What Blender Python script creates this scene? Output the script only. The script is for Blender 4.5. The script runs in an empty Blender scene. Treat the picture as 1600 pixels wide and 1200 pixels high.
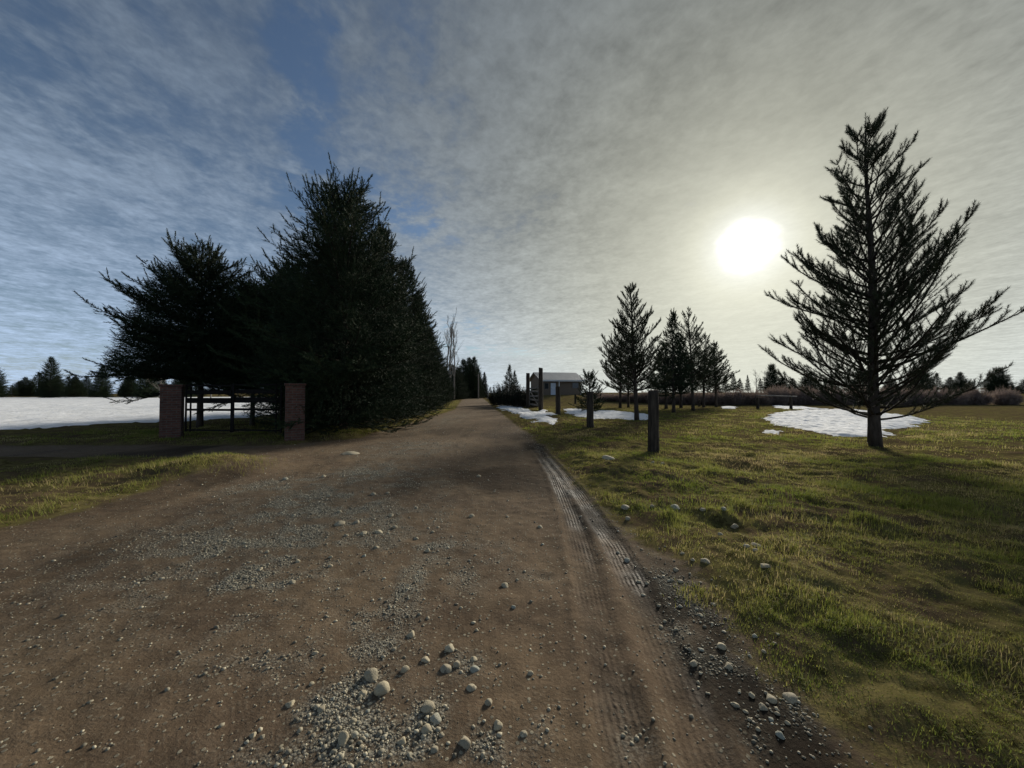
import bpy, math, random
import numpy as np
from mathutils import Vector, Matrix

random.seed(7)
RNG = np.random.default_rng(7)
scene = bpy.context.scene
COL = scene.collection

# ------------------------------------------------------------------ camera
FPX, CX, CY, HORIZON = 560.0, 800.0, 600.0, 613.0      # photograph 1600x1200
CAM_H = 1.5
PITCH = math.atan((HORIZON - CY) / FPX)
cd = bpy.data.cameras.new('camera')
cam = bpy.data.objects.new('camera', cd)
COL.objects.link(cam)
cd.sensor_fit = 'HORIZONTAL'
cd.sensor_width = 36.0
cd.lens = 36.0 * FPX / 1600.0
cd.clip_start = 0.05
cd.clip_end = 3000
cam.location = (0, 0, CAM_H)
cam.rotation_euler = (math.pi / 2 + PITCH, 0, 0)
scene.camera = cam


def ray(px, py):
    a, b = (px - CX) / FPX, (CY - py) / FPX
    c, s = math.cos(PITCH), math.sin(PITCH)
    return (a, c - b * s, s + b * c)


def gp(px, py, z=0.0):
    """photo pixel -> point on the level z"""
    r = ray(px, py)
    t = (z - CAM_H) / r[2]
    return (r[0] * t, r[1] * t)


def at_depth(px, py, d):
    r = ray(px, py)
    t = d / r[1]
    return (r[0] * t, d, CAM_H + r[2] * t)


# ------------------------------------------------------------------ sun and sky
sr = Vector(ray(1167, 385)).normalized()
SUN_EL = math.asin(sr.z)
SUN_AZ = math.atan2(sr.x, sr.y)
sl = bpy.data.lights.new('sun', 'SUN')
sl.energy = 4.6
sl.angle = math.radians(11.0)
sl.color = (1.0, 0.93, 0.80)
sun = bpy.data.objects.new('sun', sl)
sun.rotation_euler = sr.to_track_quat('Z', 'Y').to_euler()
sun.location = (20, 40, 30)
COL.objects.link(sun)
scene.view_settings.view_transform = 'Standard'
scene.view_settings.look = 'None'
scene.view_settings.exposure = 0.15
scene.view_settings.gamma = 1.0


class NT:
    """small helper that writes node graphs as expressions"""

    def __init__(self, tree):
        self.t = tree
        self.n = tree.nodes
        self.l = tree.links

    def put(self, sock, v):
        if v is None:
            return
        if hasattr(v, 'is_linked') or isinstance(v, bpy.types.NodeSocket):
            self.l.new(v, sock)
        else:
            sock.default_value = v

    def m(self, op, a, b=None, c=None, clamp=False):
        nd = self.n.new('ShaderNodeMath')
        nd.operation = op
        nd.use_clamp = clamp
        self.put(nd.inputs[0], a)
        self.put(nd.inputs[1], b)
        self.put(nd.inputs[2], c)
        return nd.outputs[0]

    def add(self, a, b): return self.m('ADD', a, b)
    def sub(self, a, b): return self.m('SUBTRACT', a, b)
    def mul(self, a, b): return self.m('MULTIPLY', a, b)
    def div(self, a, b): return self.m('DIVIDE', a, b)
    def mx(self, a, b): return self.m('MAXIMUM', a, b)
    def pw(self, a, b): return self.m('POWER', a, b)

    def ss(self, v, a, b, lo=0.0, hi=1.0):
        nd = self.n.new('ShaderNodeMapRange')
        nd.interpolation_type = 'SMOOTHSTEP'
        self.put(nd.inputs[0], v)
        nd.inputs[1].default_value = a
        nd.inputs[2].default_value = b
        nd.inputs[3].default_value = lo
        nd.inputs[4].default_value = hi
        return nd.outputs[0]

    def mix(self, f, a, b, mode='MIX'):
        nd = self.n.new('ShaderNodeMix')
        nd.data_type = 'RGBA'
        nd.blend_type = mode
        self.put(nd.inputs[0], f)
        self.put(nd.inputs[6], (*a, 1) if isinstance(a, tuple) else a)
        self.put(nd.inputs[7], (*b, 1) if isinstance(b, tuple) else b)
        return nd.outputs[2]

    def scale(self, col, f):
        nd = self.n.new('ShaderNodeVectorMath')
        nd.operation = 'SCALE'
        self.put(nd.inputs[0], col)
        self.put(nd.inputs[3], f)
        return nd.outputs[0]

    def vadd(self, a, b):
        nd = self.n.new('ShaderNodeVectorMath')
        nd.operation = 'ADD'
        self.put(nd.inputs[0], a)
        self.put(nd.inputs[1], b)
        return nd.outputs[0]

    def comb(self, x, y, z=0.0):
        nd = self.n.new('ShaderNodeCombineXYZ')
        self.put(nd.inputs[0], x)
        self.put(nd.inputs[1], y)
        self.put(nd.inputs[2], z)
        return nd.outputs[0]

    def noise(self, vec, sc, det=4.0, rough=0.55, dist=0.0, color=False):
        nd = self.n.new('ShaderNodeTexNoise')
        self.put(nd.inputs['Vector'], vec)
        nd.inputs['Scale'].default_value = sc
        nd.inputs['Detail'].default_value = det
        nd.inputs['Roughness'].default_value = rough
        nd.inputs['Distortion'].default_value = dist
        return nd.outputs[1 if color else 0]

    def voro(self, vec, sc, out=0, feature='F1'):
        nd = self.n.new('ShaderNodeTexVoronoi')
        nd.feature = feature
        self.put(nd.inputs['Vector'], vec)
        nd.inputs['Scale'].default_value = sc
        return nd.outputs[out]

    def attr(self, name, out=2):
        nd = self.n.new('ShaderNodeAttribute')
        nd.attribute_name = name
        return nd.outputs[out]

    def pos(self):
        return self.n.new('ShaderNodeNewGeometry').outputs['Position']

    def obj(self):
        return self.n.new('ShaderNodeTexCoord').outputs['Object']

    def sep(self, v):
        nd = self.n.new('ShaderNodeSeparateXYZ')
        self.put(nd.inputs[0], v)
        return nd.outputs

    def bump(self, h, strength=0.5, dist=0.02, normal=None):
        nd = self.n.new('ShaderNodeBump')
        nd.inputs['Strength'].default_value = strength
        nd.inputs['Distance'].default_value = dist
        self.put(nd.inputs['Height'], h)
        self.put(nd.inputs['Normal'], normal)
        return nd.outputs[0]


world = bpy.data.worlds.new('World')
scene.world = world
world.use_nodes = True
wt = NT(world.node_tree)
bg = world.node_tree.nodes['Background']
gen = wt.n.new('ShaderNodeTexCoord').outputs['Generated']
sky = wt.n.new('ShaderNodeTexSky')
sky.sky_type = 'NISHITA'
sky.sun_disc = False
sky.sun_elevation = SUN_EL
sky.sun_rotation = SUN_AZ
sky.air_density = 1.0
sky.dust_density = 0.6
sky.ozone_density = 2.5
X, Y, Z = wt.sep(gen)
zp = wt.mx(Z, 0.0)
zc = wt.add(zp, 0.035)
U, V = wt.div(X, zc), wt.div(Y, zc)
q_ = wt.add(wt.mul(U, 0.87), wt.mul(V, 0.5))
p_ = wt.add(wt.mul(U, -0.5), wt.mul(V, 0.87))
dt = wt.n.new('ShaderNodeVectorMath')
dt.operation = 'DOT_PRODUCT'
wt.l.new(gen, dt.inputs[0])
dt.inputs[1].default_value = tuple(sr)
DOT = wt.mx(dt.outputs['Value'], 0.0)
THETA = wt.mul(wt.m('ARCCOSINE', wt.m('MINIMUM', dt.outputs['Value'], 0.999999)), 180 / math.pi)
# cloud sheet seen from below, laid out on a level layer
warp = wt.noise(wt.comb(U, V, 3.0), 1.6, 3, 0.5)
big = wt.noise(wt.comb(wt.mul(p_, 0.55), wt.add(q_, wt.mul(warp, 0.35)), 1.0), 1.5, 5, 0.55)
rip = wt.noise(wt.comb(wt.mul(p_, 3.0), wt.mul(q_, 3.5), warp), 1.6, 5, 0.60, 0.25)
fine = wt.noise(wt.comb(wt.mul(p_, 9.0), wt.mul(q_, 9.0), 9.0), 2.6, 4, 0.6, 0.2)


wob_ = wt.noise(wt.comb(U, V, 5.0), 2.6, 4, 0.6)


def blob(pc, qc, pr, qr):
    a = wt.div(wt.sub(p_, pc), pr)
    b = wt.div(wt.sub(wt.add(q_, wt.mul(wt.sub(wob_, 0.5), 0.35)), qc), qr)
    return wt.m('EXPONENT', wt.mul(wt.add(wt.mul(a, a), wt.mul(b, b)), -1.0))


gap = wt.mul(blob(1.40, 0.0, 0.70, 0.062), 0.55)
gap = wt.add(gap, wt.mul(blob(1.95, 0.30, 0.22, 0.34), 0.62))
gap = wt.add(gap, wt.mul(blob(1.25, 0.36, 0.5, 0.25), 0.12))
gap = wt.add(gap, wt.mul(blob(4.3, 1.8, 0.45, 0.8), 0.45))
gap = wt.add(gap, wt.mul(blob(5.9, 3.1, 0.6, 1.6), 0.62))
gap = wt.add(gap, wt.mul(blob(1.6, -0.7, 1.3, 0.35), 0.10))
gap = wt.mul(gap, wt.ss(wt.add(wt.mul(rip, 0.7), wt.mul(big, 0.5)), 0.40, 0.72, 1.55, 0.12))
cover = wt.add(wt.add(wt.mul(big, 0.55), wt.mul(rip, 0.62)), wt.mul(fine, 0.22))
cover = wt.add(cover, wt.ss(THETA, 20.0, 62.0, 0.34, 0.02))
cover = wt.sub(cover, gap)
cover = wt.ss(cover, 0.28, 0.92, 0.0, 1.0)
cover = wt.add(cover, wt.mul(wt.sub(1.0, cover), wt.ss(wt.add(wt.mul(rip, 0.6), wt.mul(fine, 0.4)), 0.42, 0.64, 0.05, 0.42)))
om = wt.sub(1.0, zp)
lum = wt.add(0.115, wt.mul(wt.pw(om, 2.6), 0.46))
lum = wt.add(lum, wt.mul(wt.m('EXPONENT', wt.mul(THETA, -1 / 20.0)), 0.36))
tex = wt.add(0.80, wt.add(wt.mul(wt.sub(rip, 0.5), 0.75), wt.add(wt.mul(wt.sub(fine, 0.5), 0.62), wt.mul(big, 0.4))))
soft = wt.ss(THETA, 5.0, 32.0, 0.30, 1.0)
tex = wt.add(wt.mul(tex, soft), wt.sub(1.0, soft))
lum = wt.mul(lum, tex)
ccol = wt.mix(wt.ss(THETA, 10.0, 70.0), (0.985, 0.995, 0.845), (0.74, 0.97, 1.30))
cloud = wt.scale(ccol, lum)
blue = wt.scale(sky.outputs[0], 0.075)
base = wt.mix(cover, blue, cloud)
core = wt.ss(wt.add(THETA, wt.mul(wt.sub(rip, 0.5), 2.6)), 0.0, 4.1, 1.35, 0.0)
halo = wt.mul(wt.m('EXPONENT', wt.mul(wt.pw(wt.div(THETA, 5.8), 1.35), -1.0)), 0.50)
glow = wt.scale(wt.mix(wt.ss(THETA, 3.0, 7.0), (1, 1, 0.97), (1.0, 0.95, 0.72)), wt.add(core, halo))
wt.l.new(wt.vadd(base, glow), bg.inputs['Color'])
bg.inputs['Strength'].default_value = 1.0

# ------------------------------------------------------------------ numeric noise


def _hash(ix, iy, seed):
    h = (ix.astype(np.int64) * 374761393 + iy.astype(np.int64) * 668265263 + seed * 1442695041) & 0xFFFFFFFF
    h = ((h ^ (h >> 13)) * 1274126177) & 0xFFFFFFFF
    h = ((h ^ (h >> 16)) * 2246822519) & 0xFFFFFFFF
    return ((h ^ (h >> 15)) & 0xFFFFFF) / float(0xFFFFFF)


def vnoise(x, y, seed=0):
    x = np.asarray(x, float)
    y = np.asarray(y, float)
    ix, iy = np.floor(x), np.floor(y)
    fx, fy = x - ix, y - iy
    fx = fx * fx * (3 - 2 * fx)
    fy = fy * fy * (3 - 2 * fy)
    a, b = _hash(ix, iy, seed), _hash(ix + 1, iy, seed)
    c, d = _hash(ix, iy + 1, seed), _hash(ix + 1, iy + 1, seed)
    return (a * (1 - fx) + b * fx) * (1 - fy) + (c * (1 - fx) + d * fx) * fy


def fbm(x, y, seed=0, octv=4, gain=0.5):
    s, a, t = 0.0, 1.0, 0.0
    x = np.asarray(x, float)
    y = np.asarray(y, float)
    for k in range(octv):
        s = s + a * vnoise(x * 2 ** k + 17.3 * k, y * 2 ** k - 9.1 * k, seed + k)
        t += a
        a *= gain
    return s / t


def sstep(v, a, b):
    t = np.clip((np.asarray(v, float) - a) / (b - a), 0, 1)
    return t * t * (3 - 2 * t)


# ------------------------------------------------------------------ lie of the land
RY = [-8, 1.4, 2.1, 2.5, 3.0, 3.5, 5.7, 9.7, 14, 31, 70, 115]
RX = [1.3, 1.42, 1.38, 1.40, 1.42, 1.28, 1.04, 0.88, 0.45, -1.4, -5.25, -10.2]
LY = [-8, 5.4, 6.2, 7.6, 8.2, 8.3, 10.6, 11.7, 14, 17, 31, 70, 115]
LX = [-5.8, -5.5, -5.35, -5.4, -5.6, -5.6, -6.1, -5.0, -5.0, -4.85, -4.9, -9.75, -15.6]


def road_sd(x, y):
    """about the distance inside the road edge, positive on the road"""
    x = np.asarray(x, float)
    y = np.asarray(y, float)
    w = 0.30 * (fbm(x * 1.3, y * 1.3, 31) - 0.5) + 0.22 * (fbm(x * 5, y * 5, 37, 3) - 0.5)
    a = np.minimum(x - np.interp(y, LY, LX), np.interp(y, RY, RX) - x)
    b = np.minimum(np.minimum(y - 8.35, 10.15 - y), np.minimum(-4.6 - x, x + 15))
    fade = 116 - y
    return np.minimum(np.maximum(a, b), fade) + w


def bump_at(x, y, px, py, rx, ry, h):
    c = gp(px, py)
    return h * np.exp(-((x - c[0]) / rx) ** 2 - ((y - c[1]) / ry) ** 2)


TRK_A = ([1.2, 1.7, 2.57, 3.27, 4.49, 6.6, 9.7, 14], [0.46, 0.49, 0.57, 0.64, 0.72, 0.77, 0.62, 0.16])
TRK_B = ([1.2, 1.46, 1.8, 2.49, 3.54, 5.35, 9.7, 14], [0.74, 0.78, 0.84, 0.92, 1.0, 0.98, 0.74, 0.3])


def zg(x, y, fine=True):
    x = np.asarray(x, float)
    y = np.asarray(y, float)
    sd = road_sd(x, y)
    off = sstep(-sd, -0.05, 0.7)
    z = 0.07 * off
    z = z + 1.0 * sstep(y, 41, 58) * sstep(x + 0.13 * np.clip(y - 10, 0, 60), 6, 12)
    z = z + off * (0.10 * (fbm(x * 0.5, y * 0.5, 3, 3) - 0.5) + 0.07 * (fbm(x * 1.7, y * 1.7, 5, 3) - 0.5) * (np.abs(y) < 60))
    z = z + off * (np.abs(y) < 40) * 0.055 * (sstep(fbm(x * 3.3, y * 3.3, 6, 4, 0.6), 0.22, 0.78) - 0.5)
    z = z + bump_at(x, y, 1000, 742, 0.7, 1.3, 0.14) + bump_at(x, y, 1165, 900, 0.5, 0.5, 0.07) - bump_at(x, y, 1150, 828, 0.35, 0.3, 0.08)
    z = z + bump_at(x, y, 340, 735, 0.8, 0.9, 0.24) - bump_at(x, y, 1172, 735, 0.35, 0.45, 0.08)
    z = z + (1 - off) * (0.045 * (fbm(x * 0.45, y * 0.3, 8, 3) - 0.5))
    if fine:
        near = (y < 26) & (np.abs(x) < 16)
        z = z + near * ((1 - off) * (0.022 * (fbm(x * 3.5, y * 3.5, 11, 3) - 0.5) + 0.012 * (fbm(x * 13, y * 13, 12, 2) - 0.5)) + off * (0.05 * (fbm(x * 6, y * 6, 13, 3) - 0.5)))
        for ty, tx, dep in ((TRK_A[0], TRK_A[1], 0.010), (TRK_B[0], TRK_B[1], 0.016)):
            u = x - np.interp(y, ty, tx)
            k = np.exp(-(u / 0.11) ** 4) * sstep(y, 0.5, 1.2) * sstep(-y, -14, -9)
            z = z - dep * k
            z = z + 0.010 * np.exp(-((np.abs(u) - 0.15) / 0.03) ** 2) * sstep(y, 0.5, 1.2) * sstep(-y, -12, -8)
        z = z - bump_at(x, y, 850, 900, 0.075, 0.06, 0.03) - bump_at(x, y, 875, 888, 0.12, 0.08, 0.012)
        z = z - bump_at(x, y, 540, 1065, 0.02, 0.02, 0.0)
    return z


def zgs(x, y):
    return float(zg(np.array([x]), np.array([y]))[0])


# gravel areas on the road: centre pixel, half sizes in metres, strength
GRAV = [(450, 830, 1.5, 1.3, 0.62), (600, 760, 1.1, 1.6, 0.42), (420, 1000, 0.5, 0.4, 0.35), (420, 850, 0.9, 0.55, 0.9), (500, 790, 0.9, 0.9, 0.9), (560, 745, 0.6, 1.3, 0.7), (390, 900, 0.55, 0.3, 0.8), (680, 858, 0.28, 0.22, 0.9), (640, 910, 0.16, 0.3, 0.9),
        (600, 965, 0.22, 0.2, 0.7), (590, 1010, 0.2, 0.16, 0.55), (570, 1075, 0.20, 0.12, 0.9), (530, 1120, 0.2, 0.14, 1.0), (560, 1160, 0.18, 0.1, 1.0), (480, 1185, 0.25, 0.1, 1.0),
        (390, 1170, 0.2, 0.08, 0.6), (665, 1120, 0.08, 0.16, 0.9), (640, 1170, 0.1, 0.08, 0.8), (765, 1165, 0.10, 0.08, 0.7), (715, 1035, 0.16, 0.1, 0.5), (440, 760, 0.8, 0.7, 0.6),
        (845, 1150, 0.06, 0.12, 0.5), (1060, 930, 0.14, 0.5, 0.8), (1095, 1010, 0.16, 0.25, 0.9), (1200, 1110, 0.15, 0.12, 1.0), (980, 1150, 0.12, 0.12, 0.4), (640, 700, 1.2, 1.6, 0.45),
        (700, 655, 1.0, 6.0, 0.4), (720, 905, 0.2, 0.25, 0.4), (760, 860, 0.25, 0.35, 0.3), (1150, 1060, 0.14, 0.14, 0.5), (1180, 1170, 0.2, 0.06, 0.4), (830, 905, 0.2, 0.2, 0.25)]


def gravel_d(x, y):
    g = 0.0
    for px, py, rx, ry, s in GRAV:
        c = gp(px, py)
        g = np.maximum(g, s * np.exp(-((x - c[0]) / rx) ** 2 - ((y - c[1]) / ry) ** 2))
    n = fbm(np.asarray(x) * 5, np.asarray(y) * 5, 71, 3)
    return np.clip(g * (0.35 + 1.3 * sstep(n, 0.35, 0.65)), 0, 1)


def wet_d(x, y):
    """the churned wet mud of the verge and the two wheel tracks"""
    xr = np.interp(y, RY, RX)
    m = 1.0 * np.exp(-((x - xr + 0.17) / 0.36) ** 4) * (0.45 + 0.55 * sstep(fbm(x * 2.2, y * 2.2, 52, 3), 0.30, 0.55)) * sstep(-y, -16, -9)
    u = x - np.interp(y, *TRK_A)
    m = np.maximum(m, np.exp(-(u / 0.12) ** 4) * (0.25 + 0.65 * sstep(y, 2.8, 4.2)) * sstep(-y, -11, -6.0) * (0.4 + 0.6 * sstep(fbm(x * 4, y * 1.2, 53, 3), 0.3, 0.6)))
    c = sstep(fbm(x * 0.55 + 4, y * 0.32, 41, 3), 0.48, 0.66) * 0.7 * sstep(-y, -20, -9)
    return np.clip(np.maximum(m, c), 0, 1) * sstep(road_sd(x, y), -0.12, 0.12)


# ------------------------------------------------------------------ mesh helpers
def mesh_np(name, V, F, mat, parent=None, smooth=False, attrs=None, k=3):
    V = np.asarray(V, np.float32)
    F = np.asarray(F, np.int32)
    me = bpy.data.meshes.new(name)
    me.vertices.add(len(V))
    me.vertices.foreach_set('co', V.ravel())
    me.loops.add(F.size)
    me.loops.foreach_set('vertex_index', F.ravel())
    me.polygons.add(len(F))
    me.polygons.foreach_set('loop_start', np.arange(0, F.size, F.shape[1], dtype=np.int32))
    me.polygons.foreach_set('loop_total', np.full(len(F), F.shape[1], np.int32))
    me.polygons.foreach_set('use_smooth', np.full(len(F), bool(smooth)))
    for an, av in (attrs or {}).items():
        at = me.attributes.new(an, 'FLOAT', 'POINT')
        at.data.foreach_set('value', np.asarray(av, np.float32).ravel())
    me.update(calc_edges=True)
    me.validate()
    me.materials.append(mat)
    o = bpy.data.objects.new(name, me)
    COL.objects.link(o)
    if parent is not None:
        o.parent = parent
    return o


class Geo:
    def __init__(self):
        self.V, self.F, self.R, self.n = [], [], [], 0

    def add(self, V, F, r=0.5):
        V = np.asarray(V, float)
        F = np.asarray(F, int)
        self.V.append(V)
        self.F.append(F + self.n)
        self.R.append(np.full(len(V), r) if np.isscalar(r) else np.asarray(r))
        self.n += len(V)

    def tube(self, pts, rad, sides=5, cap=True, r=0.5, jit=0.0):
        pts = np.asarray(pts, float)
        n = len(pts)
        rad = np.broadcast_to(np.asarray(rad, float), (n,))
        T = np.gradient(pts, axis=0)
        T /= np.linalg.norm(T, axis=1)[:, None] + 1e-9
        ref = np.array([0, 0, 1.0]) if abs(T[0][2]) < 0.9 else np.array([1.0, 0, 0])
        A = np.cross(T, ref)
        A /= np.linalg.norm(A, axis=1)[:, None] + 1e-9
        B = np.cross(T, A)
        ang = np.arange(sides) * 2 * math.pi / sides
        rr = rad[:, None] * (1 + (RNG.uniform(-jit, jit, (n, sides)) if jit else 0))
        V = pts[:, None, :] + rr[:, :, None] * (np.cos(ang)[None, :, None] * A[:, None, :] + np.sin(ang)[None, :, None] * B[:, None, :])
        V = V.reshape(-1, 3)
        i = np.arange(n - 1)[:, None] * sides
        j = np.arange(sides)[None, :]
        a = (i + j).ravel()
        b = (i + (j + 1) % sides).ravel()
        F = np.concatenate([np.stack([a, b, b + sides], 1), np.stack([a, b + sides, a + sides], 1)])
        if cap:
            V = np.concatenate([V, pts[:1], pts[-1:]])
            k0, k1 = n * sides, n * sides + 1
            jj = np.arange(sides)
            F = np.concatenate([F, np.stack([np.full(sides, k0), (jj + 1) % sides, jj], 1),
                                np.stack([np.full(sides, k1), (n - 1) * sides + jj, (n - 1) * sides + (jj + 1) % sides], 1)])
        self.add(V, F, r)

    def box(self, c, s, rot=None, r=0.5):
        c, s = np.array(c, float), np.array(s, float) / 2
        V = np.array([[x, y, z] for x in (-1, 1) for y in (-1, 1) for z in (-1, 1)], float) * s
        if rot is not None:
            V = V @ np.array(rot).T
        F = [[0, 1, 3], [0, 3, 2], [4, 6, 7], [4, 7, 5], [0, 4, 5], [0, 5, 1], [2, 3, 7], [2, 7, 6], [0, 2, 6], [0, 6, 4], [1, 5, 7], [1, 7, 3]]
        self.add(V + c, F, r)

    def arrays(self):
        return np.concatenate(self.V), np.concatenate(self.F), np.concatenate(self.R)

    def build(self, name, mat, parent=None, smooth=False, bevel=0.0):
        V, F, R = self.arrays()
        o = mesh_np(name, V, F, mat, parent, smooth, {'rnd': R})
        if bevel:
            b = o.modifiers.new('edge', 'BEVEL')
            b.width = bevel
            b.segments = 2
            b.limit_method = 'ANGLE'
        return o


def tag(o, label=None, cat=None, group=None, kind=None):
    if label:
        o['label'] = label
    if cat:
        o['category'] = cat
    if group:
        o['group'] = group
    if kind:
        o['kind'] = kind
    return o


def empty(name, loc=(0, 0, 0), rz=0.0, sc=1.0):
    o = bpy.data.objects.new(name, None)
    o.empty_display_size = 0.2
    COL.objects.link(o)
    o.location = loc
    o.rotation_euler = (0, 0, rz)
    o.scale = (sc, sc, sc)
    return o


def copy_tree(o, parent=None):
    c = o.copy()
    COL.objects.link(c)
    c.parent = parent
    for ch in list(o.children):
        copy_tree(ch, c)
    return c


# ------------------------------------------------------------------ materials
def newmat(name):
    m = bpy.data.materials.new(name)
    m.use_nodes = True
    t = NT(m.node_tree)
    return m, t, m.node_tree.nodes['Principled BSDF']


def simple(name, c0, c1, sc=6.0, rough=0.8, bump=0.3, bd=0.01, spec=0.3, stretch=None):
    m, t, b = newmat(name)
    v = t.obj()
    if stretch:
        mp = t.n.new('ShaderNodeMapping')
        mp.inputs['Scale'].default_value = stretch
        t.l.new(v, mp.inputs['Vector'])
        v = mp.outputs[0]
    f = t.noise(v, sc, 6, 0.65)
    t.l.new(t.mix(t.ss(f, 0.3, 0.7), c0, c1), b.inputs['Base Color'])
    b.inputs['Roughness'].default_value = rough
    b.inputs['Specular IOR Level'].default_value = spec
    if bump:
        t.l.new(t.bump(f, bump, bd), b.inputs['Normal'])
    return m


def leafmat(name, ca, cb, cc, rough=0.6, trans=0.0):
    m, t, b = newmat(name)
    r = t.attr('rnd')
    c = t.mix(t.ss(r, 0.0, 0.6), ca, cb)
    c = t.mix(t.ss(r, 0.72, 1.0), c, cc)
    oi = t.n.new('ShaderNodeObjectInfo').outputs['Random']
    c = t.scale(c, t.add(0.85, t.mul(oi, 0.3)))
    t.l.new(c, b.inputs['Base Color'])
    b.inputs['Roughness'].default_value = rough
    b.inputs['Specular IOR Level'].default_value = 0.25
    if trans:
        tr = t.n.new('ShaderNodeBsdfTranslucent')
        t.l.new(c, tr.inputs[0])
        mx = t.n.new('ShaderNodeMixShader')
        mx.inputs[0].default_value = trans
        t.l.new(b.outputs[0], mx.inputs[1])
        t.l.new(tr.outputs[0], mx.inputs[2])
        t.l.new(mx.outputs[0], t.n['Material Output'].inputs[0])
    return m


M = {}
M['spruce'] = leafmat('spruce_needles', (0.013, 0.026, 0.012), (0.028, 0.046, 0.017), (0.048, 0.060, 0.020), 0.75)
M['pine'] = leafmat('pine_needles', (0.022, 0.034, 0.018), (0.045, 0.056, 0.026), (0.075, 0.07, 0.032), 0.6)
M['bark'] = simple('conifer_bark', (0.035, 0.027, 0.022), (0.09, 0.072, 0.058), 9, 0.9, 0.8, 0.02, 0.2, (1, 1, 0.3))
M['limb'] = simple('conifer_limbs', (0.022, 0.018, 0.014), (0.05, 0.04, 0.03), 9, 0.9, 0.3, 0.01, 0.1)
M['bare'] = simple('bare_bark', (0.12, 0.105, 0.09), (0.22, 0.2, 0.17), 8, 0.9, 0.4)
M['twig'] = leafmat('dry_twigs', (0.15, 0.115, 0.10), (0.22, 0.17, 0.15), (0.32, 0.25, 0.18), 0.9, 0.3)
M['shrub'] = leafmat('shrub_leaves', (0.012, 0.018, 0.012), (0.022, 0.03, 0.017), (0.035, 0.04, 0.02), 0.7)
M['grass'] = leafmat('grass_blades', (0.15, 0.185, 0.032), (0.245, 0.24, 0.06), (0.42, 0.335, 0.16), 0.7, 0.5)
M['post'] = simple('weathered_post', (0.022, 0.018, 0.015), (0.085, 0.068, 0.052), 14, 0.95, 1.0, 0.02, 0.2, (1, 1, 0.12))
M['board'] = simple('grey_boards', (0.10, 0.09, 0.08), (0.26, 0.24, 0.22), 10, 0.85, 0.5, 0.006, 0.2, (0.2, 1, 1))
M['iron'] = simple('black_iron', (0.006, 0.006, 0.006), (0.016, 0.013, 0.012), 20, 0.85, 0.2, 0.003, 0.12)
M['white'] = simple('white_paint', (0.62, 0.62, 0.60), (0.78, 0.78, 0.76), 6, 0.6, 0.1, 0.003)
M['snow'] = None


def stone_material():
    m, t, b = newmat('stone')
    oi = t.n.new('ShaderNodeObjectInfo').outputs['Random']
    r = t.attr('rnd')
    f = t.noise(t.obj(), 5, 6, 0.65)
    s = t.m('FRACT', t.add(oi, r))
    c = t.mix(s, (0.34, 0.295, 0.205), (0.50, 0.425, 0.28))
    c = t.mix(t.ss(s, 0.75, 0.95), c, (0.35, 0.35, 0.28))
    c = t.mix(t.ss(f, 0.35, 0.75), c, t.scale(c, 0.7))
    t.l.new(c, b.inputs['Base Color'])
    b.inputs['Roughness'].default_value = 0.85
    t.l.new(t.bump(f, 0.4, 0.01), b.inputs['Normal'])
    return m


M['stone'] = stone_material()


def gravel_material():
    m, t, b = newmat('gravel_stones')
    r = t.attr('rnd')
    c = t.mix(t.ss(r, 0.0, 0.5), (0.12, 0.105, 0.072), (0.26, 0.23, 0.16))
    c = t.mix(t.ss(r, 0.55, 1.0), c, (0.47, 0.42, 0.30))
    t.l.new(c, b.inputs['Base Color'])
    b.inputs['Roughness'].default_value = 0.75
    return m


M['gravel'] = gravel_material()


def snow_material():
    m, t, b = newmat('old_snow')
    f = t.noise(t.pos(), 2.5, 6, 0.6)
    t.l.new(t.mix(t.ss(f, 0.3, 0.75), (0.86, 0.87, 0.89), (0.68, 0.68, 0.67)), b.inputs['Base Color'])
    b.inputs['Specular IOR Level'].default_value = 0.05
    b.inputs['Roughness'].default_value = 0.9
    t.l.new(t.bump(t.noise(t.pos(), 6, 5, 0.6), 0.6, 0.05), b.inputs['Normal'])
    return m


M['snow'] = snow_material()


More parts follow.
